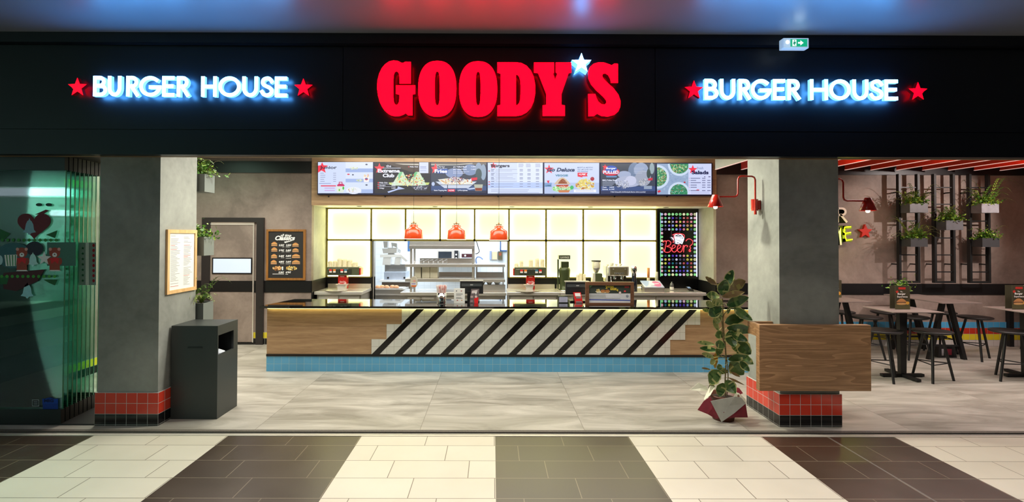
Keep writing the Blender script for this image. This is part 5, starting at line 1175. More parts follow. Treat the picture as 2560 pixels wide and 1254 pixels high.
# ---------------- pendants ----------------
for k, (px, py, lab) in enumerate(((1034, 597.5, 'orange red pendant lamp nearest the left, above the counter'), (1141, 599, 'middle orange red pendant lamp above the counter'), (1247, 600.5, 'right hand orange red pendant lamp, nearest the soda dispenser'))):
    Yp = 7.25; c = A(px, py, Yp)
    r = thing('pendant_lamp', lab, 'pendant lamp', c, group='pendant lamps over the counter')
    MB().lathe(c, [(.131, 0), (.133, .004), (.128, .05), (.119, .126), (.1, .142), (.055, .168), (.046, .176), (.044, .2), (.03, .205), (0, .207), (0, .203), (.03, .199), (.04, .174), (.1, .138), (.115, .122), (.127, .004)], 36).build('shade', REDP2, r)
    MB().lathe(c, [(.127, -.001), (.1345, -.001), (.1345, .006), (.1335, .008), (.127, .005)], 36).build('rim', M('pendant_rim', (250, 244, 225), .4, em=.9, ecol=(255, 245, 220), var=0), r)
    b = MB(); b.lathe(c, [(.0, .215), (.044, .222), (.044, .226), (.012, .224), (.01, .24), (.004, .25), (0, .25)], 20); b.cyl(c+Vector((.03, 0, .2)), c+Vector((.03, 0, .22)), .004); b.cyl(c+Vector((-.03, 0, .2)), c+Vector((-.03, 0, .22)), .004); b.build('cap', M('cap_olive', (150, 104, 40), .35), r)
    for s_ in (-1, 1): MB().tube([c+Vector((s_*.044, 0, .2)), c+Vector((s_*.056, 0, .197)), c+Vector((s_*.056, 0, .178)), c+Vector((s_*.046, 0, .172))], .004, 6).build('lug', REDP2, r)
    MB().cyl(c+Vector((0, 0, .25)), (c.x, c.y, ZI), .0022, n=6).build('cord', BLKM, r)
    MB().lathe(c+Vector((0, 0, .05)), [(0, -.02), (.02, -.015), (.028, .01), (.02, .035), (.012, .05), (0, .05)], 14).build('bulb', E((255, 232, 190), 9), r)

# ---------------- left wall: door, poster, planters ----------------
Yd_ = YW
d = thing('door_1', 'grey plaster faced staff door with black frame and white window strip', 'door', (A(582, 858, Yd_).x, Yd_-.05, 0)); d['kind'] = 'structure'
b = MB(); x0, x1, z0, z1 = rng(503, 543.5, 657.5, 858, Yd_-.05); xi0, xi1 = A(523, 700, Yd_-.05).x, A(640, 700, Yd_-.05).x; zi = A(580, 555, Yd_-.05).z
b.box(x0, xi0, Yd_-.05, Yd_, 0, z1); b.box(xi1, x1, Yd_-.05, Yd_, 0, z1); b.box(xi0, xi1, Yd_-.05, Yd_, zi, z1)
b.build('door_frame', M('frame_dark', (40, 36, 36), .4), d)
lx0, lx1 = A(524.5, 700, Yd_-.02).x, A(632, 700, Yd_-.02).x; lz1 = A(580, 562, Yd_-.02).z
bz0, bz1 = A(580, 729, Yd_-.025).z, A(580, 701.5, Yd_-.025).z
MB().box(lx0, lx1, Yd_-.02, Yd_, .04, lz1).build('leaf', TAUPE, d)
MB().box(lx0, lx1, Yd_-.026, Yd_-.02, bz0, bz1).build('black_band', BLACK, d)
b = MB(); b.box(lx0-.005, lx1+.02, Yd_-.03, Yd_, lz1, zi); b.box(lx1, lx1+.018, Yd_-.03, Yd_, .02, lz1); b.build('metal_edge', STEEL, d)
MB().box(lx0, xi1, Yd_-.03, Yd_, 0, .035).build('kick_strip', BLKM, d)
wf = MB(); wf.pbox(530, 643.5, 630, 684.5, Yd_-.03, Yd_-.02); o = wf.build('window_frame', BLACK, d)
MB().pbox(533, 646.5, 627, 681.5, Yd_-.034, Yd_-.028).build('pane', M('frosted_pane', (205, 218, 240), .4, em=.35, ecol=(195, 212, 245), var=0), o)
# poster
Yf = YW-.03; r = thing('menu_poster', 'black poster of all time Classics burgers in a honey wood frame by the door', 'poster', A(714, 701, Yf))
b = MB(); x0, x1, z0, z1 = rng(665, 573, 763, 700, Yf); t = .035
b.box(x0, x1, Yf, YW, z1-t, z1); b.box(x0, x1, Yf, YW, z0, z0+t); b.box(x0, x0+t, Yf, YW, z0+t, z1-t); b.box(x1-t, x1, Yf, YW, z0+t, z1-t); b.build('frame', GOLDW, r)
MB().box(x0+t, x1-t, Yf+.015, YW, z0+t, z1-t).build('sheet', M('poster_black', (42, 40, 40), .5, var=.05), r)
a = Art(Yf+.014); X = lambda x: 655+x/8.36; Yy = lambda y: 560+y/8.36
def burg(cx, cy, w_=65, h=45):
    a.poly([(X(cx-w_+2*w_*i/10), Yy(cy-h*.15-h*.8*math.sin(math.pi*i/10))) for i in range(11)], (205, 140, 80)); a.rect(X(cx-w_), Yy(cy-h*.15), X(cx+w_), Yy(cy+h*.1), (226, 190, 120)); a.rect(X(cx-w_*.9), Yy(cy+h*.1), X(cx+w_*.9), Yy(cy+h*.4), (110, 60, 40)); a.rect(X(cx-w_), Yy(cy+h*.4), X(cx+w_), Yy(cy+h*.8), (214, 160, 110)); a.k -= 4
for cx, cy in ((257, 415), (257, 530), (252, 670), (245, 795)): burg(cx, cy, 62, 50)
for cx, cy in ((700, 430), (700, 545)): burg(cx, cy, 66, 46)
for cx, cy in ((710, 668), (710, 795)): burg(cx, cy, 84, 48)
a.k += 5; a.blobs(X(325), Yy(920), 12, 5, [(226, 165, 100), (240, 200, 140), (200, 120, 60)], 50, 2, 2); a.rect(X(415), Yy(885), X(442), Yy(960), (225, 235, 240)); a.blobs(X(615), Yy(920), 13, 5, [(235, 200, 110), (240, 225, 160), (215, 160, 70)], 50, 2, 3)
a.poly([(X(460), Yy(365)), (X(640), Yy(335)), (X(640), Yy(345)), (X(480), Yy(395))], (240, 240, 240)); a.lines(X(220), X(460), [Yy(1040)], (220, 220, 220), 1.4, 1, 1); a.lines(X(490), X(545), [Yy(1043)], (220, 220, 220), 1.4, 1, 1)
for (xx, yy, w2) in ((420, 475, 48), (410, 577, 56), (395, 702, 70), (380, 825, 85), (495, 477, 85), (495, 577, 85), (495, 712, 115), (495, 828, 110)): a.rect(X(xx), Yy(yy-4), X(xx+w2), Yy(yy+4), (220, 220, 220))
a.build('printing', r)
PW = P((244, 244, 244))
for s_, x0, y_0, x1, y_1, bo, sh in (('all time', 385, 205, 615, 262, .03, .3), ('Classics', 275, 240, 692, 338, .045, .3)): ptext('lettering', s_, X(x0), Yy(y_0), X(x1), Yy(y_1), Yf+.004, PW, r, bo, sh)
for s_, xx, yy in (('2.25€', 350, 418), ('2.50€', 500, 418), ('2.90€', 350, 525), ('3.40€', 495, 525), ('3.40€', 350, 645), ('3.60€', 495, 642), ('4.80€', 350, 765), ('3.60€', 495, 765), ('5.30€', 345, 985), ('4.90€', 492, 985)): ptext('lettering', s_, X(xx), Yy(yy), X(xx+115), Yy(yy+40), Yf+.004, PW, r, .05, .2)

LEAFG = [M('fern_green', (74, 122, 36), .5, var=.25, scale=30), M('fern_light', (128, 158, 48), .5, var=.2, scale=30), M('stem_brown', (92, 74, 40), .6)]
def fern_mesh(b, c, n, L, seed, spread=(0, 6.283), drop=.35, w_=.03):
    L = L*1.25
    rr = random.Random(seed)
    for i in range(n):
        az = rr.uniform(*spread); l = L*rr.uniform(.6, 1.15); up = rr.uniform(.8, 2.5); dr = drop*rr.uniform(.6, 1.3)
        dv = Vector((math.cos(az), math.sin(az)*.8, 0)); side = Vector((-dv.y, dv.x, 0)); pts = []
        for k in range(15):
            t = k/14; pts.append(c+dv*l*t*(1-.15*t)+Vector((0, 0, l*(up*t-(up*.55+dr)*t*t))))
        b.mat(2).tube(pts, [.0024*(1-.7*k/14) for k in range(15)], 4, cap=False)
        m_ = 0 if rr.random() < .65 else 1
        for k in range(1, 15):
            t = k/14; ll = w_*math.sin(math.pi*min(1, .12+t*.88))**.6*(1.15-.5*t); d_ = (pts[k]-pts[k-1]).normalized(); ww = (pts[k]-pts[k-1]).length*.42
            for s_ in (-1, 1):
                tip = pts[k]+side*s_*ll+d_*ll*.35+Vector((0, 0, rr.uniform(-.004, .002)))
                b.mat(m_).face([pts[k]-d_*ww*.9, pts[k]+side*s_*ll*.5-d_*ww*.3, tip, pts[k]+side*s_*ll*.45+d_*ww*1.1])
def bush_mesh(b, c, rx, rz, n, seed, s_=.016):
    rr = random.Random(seed)
    for i in range(n):
        p_ = c+Vector((rr.gauss(0, rx*.5), rr.gauss(0, .05), abs(rr.gauss(0, rz*.6))))
        a = Vector((rr.uniform(-1, 1), rr.uniform(-1, 1), rr.uniform(-.4, 1))).normalized(); q = a.cross(Vector((rr.uniform(-1, 1), .3, rr.uniform(-1, 1)))).normalized(); l = s_*rr.uniform(.7, 1.5)
        b.mat(0 if rr.random() < .55 else 1).face([p_-a*l, p_-q*l*.55, p_+a*l, p_+q*l*.55])
def planter(lab, x0, x1, y0, y1, z0, z1, seed, grp, mat=GREY, fern=True, bush=True, L=.3, spread=(0, 6.283), nf=26):
    r = thing('wall_planter', lab, 'planter', ((x0+x1)/2, (y0+y1)/2, z0), group=grp)
    t = .008; b = MB(); b.box(x0, x1, y0, y0+t, z0, z1); b.box(x0, x1, y1-t, y1, z0, z1); b.box(x0, x0+t, y0+t, y1-t, z0, z1); b.box(x1-t, x1, y0+t, y1-t, z0, z1); b.box(x0+t, x1-t, y0+t, y1-t, z0, z0+t); b.build('box', mat, r)
    MB().box(x0+t, x1-t, y0+t, y1-t, z1-.03, z1-.02).build('soil', SOIL, r)
    b = MB(); c = Vector(((x0+x1)/2, (y0+y1)/2-.01, z1-.02))
    if fern:
        for k, cx in enumerate((-.28, .0, .28)): fern_mesh(b, c+Vector((cx*(x1-x0), 0, 0)), nf//3, L, seed+k, spread)
    if bush: bush_mesh(b, c, (x1-x0)*.62, .11, 520, seed, .019)
    b.build('foliage', LEAFG, r)
x1_ = A(536.5, 460, 5.80).x
for k, (y0_, y1_, lab, fe, L, sp) in enumerate(((439.5, 482.5, 'topmost grey planter with ferns fixed behind the left pillar', True, .2, (-1.2, 1.2)), (591.5, 637, 'middle grey planter with small green leaves behind the left pillar', False, .2, (-1.2, 1.2)), (752, 797, 'lowest grey planter with long fern fronds behind the left pillar, above the bin', True, .27, (-1.5, .6)))):
    z1 = A(530, y0_, 5.8).z; z0 = A(530, y1_, 5.8).z
    planter(lab, x1_-.34, x1_, 5.60, 5.80, z0, z1, 11+k*7, 'planters behind the left pillar', GREY, fe, k < 2, L, sp, 24)
# ladders on the dining wall and their planters
LADM = M('ladder_black', (24, 26, 26), .45, var=.1)
YLd = 8.46
zl0, zl1 = A(2360, 707, YLd).z, zt0+.0
ladx = []
for k, (pa, pb) in enumerate(((2250.5, 2297.5), (2339, 2386), (2427.5, 2474))):
    xa, xb = A(pa, 560, YLd).x, A(pb, 560, YLd).x; ladx.append((xa, xb))
    r = thing('wall_ladder', '%s black wall ladder %s' % (('left', 'middle', 'right')[k], ('holding two planters, nearest the red star', 'holding a single planter', 'holding two planters, farthest from the pillar')[k]), 'ladder', ((xa+xb)/2, YLd, zl0), group='black ladders on the dining wall')
    for x in (xa, xb): MB().box(x-.018, x+.018, YLd, YLd+.06, zl0, zl1).build('rail', LADM, r)
    for yy in (468, 510, 552, 594.5, 637, 679.5):
        z = A(2360, yy, YLd).z; MB().box(xa+.018, xb-.018, YLd+.02, YLd+.04, z-.009, z+.009).build('rung', LADM, r)
    MB().box(xa+.018, xb-.018, YLd, YLd+.05, zl0, zl0+.03).build('bottom_rung', LADM, r)
    for z in (zl0+.3, zl1-.3):
        for x in (xa, xb): MB().box(x-.006, x+.006, YLd+.06, YW, z-.01, z+.01).build('wall_bracket', LADM, r)
GREY2 = M('planter_grey_metal', (96, 98, 102), .45, var=.1)
for k, (pa, pb, ya, yb, lab, fe, L, mt) in enumerate(((2275, 2320, 508, 531, 'upper planter with upright ferns on the left ladder', True, .30, GREY2), (2365.5, 2408, 550.5, 574.5, 'planter of bushy fern on the middle ladder', True, .26, GREY2), (2454, 2497.5, 508.5, 531.5, 'pale planter with long spidery fronds high on the right ladder', True, .36, M('planter_pale_metal', (150, 152, 158), .4, var=.15)), (2277, 2319.5, 594.5, 616.5, 'lower planter with wide fern fronds on the left ladder', True, .34, M('planter_dark_metal', (62, 64, 66), .45)), (2456, 2499, 594.5, 617, 'dark planter of leafy green plants low on the right ladder', True, .2, MATS['planter_dark_metal'] if 'planter_dark_metal' in MATS else GREY2))):
    Y0 = 8.27; x0, x1, z0, z1 = rng(pa, ya, pb, yb, Y0)
    planter(lab, x0, x1, Y0, YLd-.001, z0, z1, 40+k*5, 'planters on the wall ladders', mt, fe, True, L, (0, 6.283), 30 if k != 4 else 15)
# wall letters + star in the dining area
YW2 = YW-.012
SB = M('letter_body_black', (20, 24, 18), .4)
r = thing('wall_sign', 'white letter R above yellow neon letters, cut off by the right pillar', 'sign', (A(2115, 600, 8.45).x, YW-.1, A(2115, 620, 8.45).z))
Yt_ = 8.42
stroke_letter('R', 2092, 518, 2118.5, 556, Yt_, YW, 5.2, SB, r, 'letter_body'); stroke_letter('R', 2092, 518, 2118.5, 556, Yt_-.004, Yt_, 5.2, M('letter_white', (232, 222, 214), .5), r, 'letter_face')
stroke_letter('E', 2106.5, 564, 2130, 604, Yt_+.06, YW, 8, M('letter_olive', (120, 140, 20), .5), r, 'letter_body')
stroke_letter('M', 2071, 567, 2104.5, 612, Yt_+.0, YW, 6, SB, r, 'letter_body'); stroke_letter('M', 2071, 567, 2104.5, 612, Yt_-.004, Yt_, 4.5, M('letter_white', (232, 222, 214), .5), r, 'letter_face')
NY = E((235, 235, 20), 3.2)
def nt2(paths, name):
    b = MB()
    for p_ in paths: b.tube([A(x, y, Yt_+.03) for x, y in p_], .009, 6)
    b.build(name, NY, r)
nt2([[(2127, 566.5), (2112, 567.5), (2110, 580), (2114, 582.5)], [(2127, 580.5), (2114, 583), (2113, 590), (2116, 601), (2131, 598)]], 'neon_tube')
nt2([[(2101.5, 570), (2101, 602)]], 'neon_tube')
pt('neon_glow', (A(2122, 585, 8.3).x, 8.3, A(2122, 585, 8.3).z), 1.6, (.85, 1, .05), .05)
tag(MB().pprism(star_pts(2164, 578.5, 18.2, 8), 8.60, YW).build('wall_star', M('star_red', (205, 44, 28), .35, var=.05)), 'flat red star on the plaster wall beside the left ladder', 'wall star')
# ---------------- wall lamps ----------------
def wall_lamp(lab, xface, sgn, Y_, pxm, shade_px, shade_top, shade_bot, arm_px, arm_top, arm_mid):
    z = lambda y: A(1236+ (xface)*F/Y_, y, Y_).z
    x = lambda px: A(px, 500, Y_).x
    c = Vector((x(shade_px), Y_, z(shade_bot)))
    r = thing('wall_lamp', lab, 'wall lamp', (xface+sgn*.04, Y_, z(510)), group='red wall lamps on the right pillar')
    h = z(shade_top)-z(shade_bot)
    MB().lathe(c, [(.074, 0), (.076, .002), (.03, h), (0, h+.003), (0, h-.004), (.026, h-.005), (.07, .004)], 28).build('shade', REDP, r)
    MB().lathe(c, [(0, -.022), (.016, -.016), (.02, 0), (.012, .025), (0, .03)], 14).build('bulb', E((255, 214, 160), 22), r)
    xm = xface+sgn*.052; xt = xface+sgn*.062
    MB().cyl((xm-.0*sgn, Y_+.05, z(526)), (xm, Y_+.05, z(497)), .034, n=18).build('mount', REDP, r)
    MB().box(min(xface, xm), max(xface, xm), Y_+.03, Y_+.07, z(523), z(500)).build('back_plate', REDP, r)
    xa = x(arm_px)
    zm, ztp = z(arm_mid), z(arm_top); q = .035; xs = xface+sgn*.07
    pts = [(xs, z(533)), (xs, ztp-q), (xs+sgn*q*.3, ztp-q*.3), (xs+sgn*q, ztp), (xa-sgn*q, ztp), (xa-sgn*q*.3, ztp-q*.3), (xa, ztp-q), (xa, zm+q), (xa+sgn*q*.3, zm+q*.3), (xa+sgn*q, zm), (c.x-sgn*.04, zm-.0)]
    MB().tube([(p_[0], Y_, p_[1]) for p_ in pts], .0088, 10).build('arm', REDP, r)
    MB().cyl((xs, Y_, z(536)), (xs, Y_, z(527)), .014, n=12).build('pivot', REDP, r)
    MB().box(min(xs, xm), max(xs, xm), Y_-.003, Y_+.05, z(524), z(520)).build('clamp', REDP, r)
    spot('wall_lamp_light', (c.x, Y_, c.z-.03), (c.x, Y_, 0), 9, 120, (1, .8, .6), .02)
wall_lamp('red arm lamp reaching left from the right pillar', PRx[0], -1, 5.27, 1903, 1788.5, 487, 517, 1845, 440.5, 492)
wall_lamp('red arm lamp reaching right from the right pillar into the dining area', PRx[1], 1, 5.27, 2062, 2169.5, 493.5, 526, 2108, 447, 501.5)
# ---------------- framed menu on the left pillar ----------------
xs = PLx[1]
a0 = AX(413.5, 572, xs); a1 = AX(497, 735, xs); y0_ = AX(413.5, 650, xs).y; y1_ = min(AX(497, 650, xs).y, YPB-.02); zt_ = AX(413.5, 573, xs).z; zb_ = AX(413.5, 735, xs).z
zt_ = (AX(413.5, 573, xs).z+AX(494, 575, xs).z)/2; zb_ = (AX(413.5, 735, xs).z+AX(494, 723, xs).z)/2
r = thing('framed_menu', 'pale wood framed printed menu on the side of the left pillar', 'framed menu', (xs+.012, (y0_+y1_)/2, zb_))
t = .035; b = MB(); b.box(xs, xs+.022, y0_, y1_, zt_-t, zt_); b.box(xs, xs+.022, y0_, y1_, zb_, zb_+t); b.box(xs, xs+.022, y0_, y0_+t, zb_+t, zt_-t); b.box(xs, xs+.022, y1_-t, y1_, zb_+t, zt_-t); b.build('frame', BEECH, r)
MB().box(xs, xs+.010, y0_+t, y1_-t, zb_+t, zt_-t).build('sheet', PAPER, r)
b = MB(); rr = random.Random(2)
for cI in range(2):
    ya = y0_+t+.03+cI*(y1_-y0_-2*t)/2; wY = (y1_-y0_-2*t)/2-.06
    for k in range(40):
        z = zt_-t-.03-k*.0135
        if z < zb_+t+.02 or rr.random() < .12: continue
        b.mat(1 if rr.random() < .06 else 0); l = wY*rr.uniform(.45, 1); b.face([(xs+.0105, ya, z), (xs+.0105, ya+l, z), (xs+.0105, ya+l, z+.0045), (xs+.0105, ya, z+.0045)])
b.build('printing', [P((150, 150, 150)), P((190, 90, 80))], r, fix=False)
# ---------------- litter bin ----------------
pA = FL(436, 1047); pB = FL(541, 1048); pC = FL(590, 1016)
bx0, bx1, by0 = PLx[1]+.02, pB.x, pA.y; by1 = by0+.40
zt_ = A(480, 814, by0).z
r = thing('waste_bin', 'tall dark grey waste bin cabinet standing beside the left pillar', 'bin', ((bx0+bx1)/2, (by0+by1)/2, 0))
oy0, oy1 = AX(546, 850, bx1).y, AX(584, 850, bx1).y; oz1 = AX(546, 829, bx1).z; oz0 = AX(546, 889, bx1).z
oz1 = A(546, 838, oy0).z; oz0 = A(546, 887, oy0).z
b = MB(); t = .02
b.box(bx0, bx1-t, by0, by0+t, .0, zt_-t); b.box(bx0, bx1-t, by1-t, by1, 0, zt_-t); b.box(bx0, bx0+t, by0+t, by1-t, 0, zt_-t); b.box(bx0+t, bx1-t, by0+t, by1-t, 0, .03)
b.box(bx0, bx1, by0, by1, zt_-t, zt_)
b.build('cabinet', DARKG, r)
b = MB(); b.box(bx1-t, bx1, by0, oy0, 0, zt_-t); b.box(bx1-t, bx1, oy1, by1, 0, zt_-t); b.box(bx1-t, bx1, oy0, oy1, 0, oz0); b.box(bx1-t, bx1, oy0, oy1, oz1, zt_-t); b.build('side_panel', DARKG, r)
b = MB(); oy0c = max(oy0, by0+t); b.box(bx1-.26, bx1-.25, oy0c, oy1, oz0-.3, oz1); b.box(bx1-.25, bx1-t, oy0c, oy1, oz0-.14, oz0-.12); b.build('chute', BLACK, r)
b = MB(); z = A(488, 868, by0).z; b.box(A(470, 868, by0).x, A(506, 868, by0).x, by0-.006, by0, z-.006, z+.006); b.build('handle', BLKM, r)
rr = random.Random(4); b = MB(); c = Vector((bx1-.10, (oy0+oy1)/2, oz0-.02))
b.lathe(c, [(0, -.098), (.07, -.098), (.095, -.02), (.08, .02), (.03, .045), (0, .04)], 9, False)
tag(b.build('crumpled_paper', M('paper_crumple', (205, 212, 225), .7)), 'crumpled pale paper lying in the opening of the waste bin', 'paper')
# ---------------- wooden panel on the right pillar ----------------
Yq0 = YP-.065; Yq1 = YP
x0, x1, z0, z1 = rng(1898.5, 812, 2178, 977, Yq0)
r = thing('wood_ledge_panel', 'large oak panel fixed to the front of the right pillar', 'panel', ((x0+x1)/2, Yq0+.03, z0))
MB().box(x0, x1, Yq0, Yq1-.001, z0, z1, .003).build('front_board', OAKB, r)
b = MB(); b.box(x0, x0+.04, Yq1-.001, YP+.16, z1-.115, z1); b.box(x0+.04, PRx[0]-.001, YP+.12, YP+.16, z1-.115, z1)
b.build('side_rail', OAKB, r)
# ---------------- rubber plant ----------------
pc = FL(1808, 1046); Yp = pc.y
r = thing('rubber_plant', 'tall variegated rubber plant in a pot wrapped with red and grey paper', 'potted plant', pc)
MB().lathe(pc, [(0, 0), (.10, 0), (.115, .1), (.14, .225), (.147, .225), (.147, .245), (.13, .245), (.128, .22), (0, .2)], 28).build('pot', M('pot_brown', (96, 50, 36), .5), r)
MB().lathe(pc+Vector((0, 0, .2)), [(.0, .02), (.07, .024), (.126, .012)], 20).build('soil', SOIL, r)
Q = lambda x, y, d=0: A(1740+x/3.056, 660+y/3.056, Yp+d)
def sheet(name, outline, mat, bulge, parent):     # thick folded paper from an outline, fan folded around a centre
    b = MB(); t = .003
    c = sum((Q(*p_) for p_ in outline), Vector())/len(outline); c = c+Vector((0, bulge, 0))
    n = len(outline)
    for i in range(n):
        p0, p1 = Q(*outline[i]), Q(*outline[(i+1) % n])
        b.face([c, p0, p1]); b.face([c+Vector((0, t, 0)), p1+Vector((0, t, 0)), p0+Vector((0, t, 0))]); b.face([p0, p0+Vector((0, t, 0)), p1+Vector((0, t, 0)), p1])
    return b.build(name, mat, parent)
BURG = M('wrap_burgundy', (124, 26, 44), .6, var=.2, scale=12); WGR = M('wrap_grey', (172, 172, 162), .6, var=.1, scale=12); WCR = M('wrap_cream', (206, 204, 184), .6, var=.08)
sheet('red_wrap', [(110, 1010, -.14), (60, 1045, -.12), (12, 1113, -.10), (90, 1145, -.155), (150, 1180, -.15), (190, 1175, -.19), (140, 1070, -.17)], BURG, -.02, r)
sheet('red_wrap', [(210, 1130, -.19), (380, 1065, -.12), (396, 1170, -.09), (300, 1170, -.16), (225, 1180, -.18)], BURG, -.02, r)
sheet('red_wrap', [(290, 935, .10), (330, 945, .09), (360, 985, .06), (300, 1010, .03), (270, 975, .09)], BURG, -.01, r)
sheet('grey_wrap', [(112, 1045, -.165), (190, 1030, -.17), (300, 1010, -.165), (345, 1018, -.155), (383, 1062, -.14), (290, 1140, -.19), (195, 1205, -.20), (150, 1120, -.18)], WGR, -.012, r)
sheet('grey_wrap', [(300, 975, .02), (330, 985, .0), (375, 1025, -.05), (385, 1055, -.08), (345, 1040, -.12), (290, 1010, -.1)], WCR, -.01, r)
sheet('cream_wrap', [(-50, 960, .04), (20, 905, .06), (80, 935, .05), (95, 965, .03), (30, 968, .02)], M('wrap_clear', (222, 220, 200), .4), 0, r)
sheet('cream_wrap', [(80, 985, -.02), (110, 925, .02), (150, 930, .03), (110, 1000, -.09), (65, 1035, -.1), (60, 1030, -.08)], WCR, -.01, r)
b = MB()
b.tube(smooth([Q(225, 1010), Q(222, 900), Q(228, 780), Q(226, 650), Q(215, 540), Q(205, 430), Q(205, 330), Q(200, 260)], 3), .0065, 7)
b.tube(smooth([Q(235, 1010, .02), Q(245, 850, .02), Q(232, 700, .01), Q(205, 560, .01), Q(200, 480), Q(215, 380), Q(265, 330), Q(270, 200)], 3), .005, 7)
b.tube(smooth([Q(200, 480), Q(195, 440), Q(180, 400)], 3), .004, 6)
b.build('stem', M('stem_olive', (96, 84, 48), .6, var=.2, scale=20), r)
LG = M('leaf_dark_green', (48, 84, 42), .3, var=.3, scale=25); LG2 = M('leaf_mid_green', (86, 116, 62), .35, var=.3, scale=25); LC = M('leaf_cream_edge', (176, 178, 116), .4, var=.12, scale=20); LBR = M('leaf_underside', (128, 104, 66), .5, var=.15, scale=20); LBM = M('leaf_olive_edge', (150, 140, 80), .5, var=.1); LY = M('leaf_yellow', (176, 130, 44), .5, var=.2); LPG = M('leaf_pale', (140, 152, 92), .45, var=.15)
leaves = [(262, 108, 130, 62, 68, 'd'), (110, 125, 100, 36, 145, 'b'), (205, 175, 120, 88, 88, 'd'), (322, 165, 145, 88, 28, 'b'), (262, 225, 135, 48, 18, 'b'), (120, 238, 92, 58, 175, 'p'), (305, 280, 155, 88, 22, 'd'), (88, 300, 75, 48, 150, 'p'), (152, 287, 85, 55, 165, 'p'), (136, 357, 118, 92, 205, 'd'), (348, 378, 150, 66, -34, 'm'), (308, 428, 150, 86, 12, 'd'), (330, 492, 168, 78, -4, 'd'), (142, 452, 120, 40, 120, 'p'), (182, 540, 80, 60, 178, 'm'), (265, 565, 115, 96, -78, 'd'), (320, 552, 110, 62, -25, 'd'), (356, 635, 125, 90, -42, 'd'), (65, 600, 130, 32, 172, 'p'), (165, 605, 95, 62, 160, 'm'), (105, 655, 115, 40, 174, 'd'), (183, 657, 92, 62, 258, 'm'), (80, 690, 105, 34, 158, 'p'), (308, 712, 132, 60, 8, 'd'), (365, 715, 115, 66, -36, 'm'), (308, 795, 145, 96, -40, 'm'), (132, 858, 125, 98, 222, 'm'), (218, 822, 76, 50, -8, 'm'), (182, 952, 100, 78, 252, 'm'), (255, 930, 100, 82, -55, 'm'), (298, 888, 115, 14, -24, 'b'), (300, 840, 80, 20, -28, 'b'), (160, 740, 115, 44, 265, 'y'), (78, 800, 65, 16, 168, 'b'), (122, 945, 70, 36, 230, 'p'), (168, 410, 90, 60, 240, 'p'), (80, 352, 70, 28, 165, 'p'), (250, 350, 55, 28, 60, 'm'), (310, 640, 90, 45, 130, 'p'), (125, 745, 50, 40, 200, 'p'), (355, 770, 80, 50, -50, 'd'), (180, 785, 50, 40, 120, 'm')]
rr = random.Random(6)
for k, (cx, cy, L, W_, ang, kd) in enumerate(leaves):
    a_ = math.radians(ang); s_ = Yp/F/3.056; ctr_ = Q(cx, cy); dv = Vector((math.cos(a_), 0, math.sin(a_))); pv = Vector((-math.sin(a_), 0, math.cos(a_)))
    out = rr.uniform(-.6, .35); tilt = rr.uniform(-.35, .35); base_y = rr.uniform(-.03, .03)
    Lm, Wm = L*s_*1.08, W_*s_*1.18; b = MB(); N = 10
    basep = ctr_-dv*Lm/2; rows = []
    for i in range(N+1):
        t = i/N; hw = Wm/2*math.sin(math.pi*min(1, (t*.96+.02)))**.62*(1 if t < .55 else 1-.25*(t-.55)/.45)
        if i == N: hw = .0008
        yy = base_y+out*Lm*t*.8+(.12*Lm*math.sin(math.pi*t)); row = []
        jag = rr.uniform(.85, 1.08)
        for u, ky in ((-1, .16), (-.80, .10), (0, -.02), (.80, .10), (1, .16)):
            uu = u*hw*(jag if abs(u) == 1 else 1); row.append(basep+dv*Lm*t+pv*uu+Vector((0, yy-base_y*0-ky*Wm*.5+tilt*uu, 0)))
        rows.append(row)
    for i in range(N):
        for j in range(4):
            edge = j in (0, 3) or (rr.random() < .06)
            b.mat(1 if edge else (2 if rr.random() < .12 else 0)).face([rows[i][j], rows[i][j+1], rows[i+1][j+1], rows[i+1][j]])
    st = Q(218, cy+(14 if math.sin(a_) > -.3 else -20)); q0 = rows[0][2]
    b.mat(1).tube([st, (st+q0)/2+Vector((0, 0, .004)), q0], .0022, 5)
    ms = {'d': [LG, LC, LG2], 'm': [LG2, LC, LG], 'p': [LPG, LC, LG2], 'b': [LBR, LBM, LBR], 'y': [LY, LBM, LY]}[kd]
    o = b.build('leaf', ms, r, fix=False)
    for f in o.data.polygons: f.use_smooth = True
# ---------------- dining tables, stools ----------------
ZTab = .877
TOP = M('tabletop_grey', (140, 126, 120), .35, var=.1, scale=6)
def pedestal_table(x0, x1, y0, y1, cx, cy, lab):
    r = thing('pedestal_table', lab, 'table', (cx, cy, 0), group='small high tables')
    MB().box(x0, x1, y0, y1, ZTab-.012, ZTab, .002).build('tabletop', TOP, r)
    b = MB(); b.box(cx-.15, cx+.15, cy-.15, cy+.15, ZTab-.02, ZTab-.012); b.prism([(cx-.035, .035), (cx+.035, .035), (cx+.05, ZTab-.02), (cx-.05, ZTab-.02)], cy-.03, cy+.03); b.build('column', BLKM, r)
    for k in range(2):
        b = MB(); h = .27
        if k: b.box(cx-h, cx+h, cy-.028, cy+.028, .006, .04, .003)
        else: b.box(cx-.028, cx+.028, cy-h, cy+h, .006, .04, .003)
        for s_ in (-1, 1): b.cyl((cx+(s_*(h-.03) if k else 0), cy+(0 if k else s_*(h-.03)), 0), (cx+(s_*(h-.03) if k else 0), cy+(0 if k else s_*(h-.03)), .008), .015, n=10)
        b.build('foot_bar', BLKM, r)
    return r
pedestal_table(4.955, 5.59, 6.42, 6.96, 5.30, 6.73, 'small square high table with a menu card, nearest the right pillar')
pedestal_table(6.59, 7.23, 6.44, 6.98, 6.92, 6.74, 'small high table cut off by the right edge of the photo')
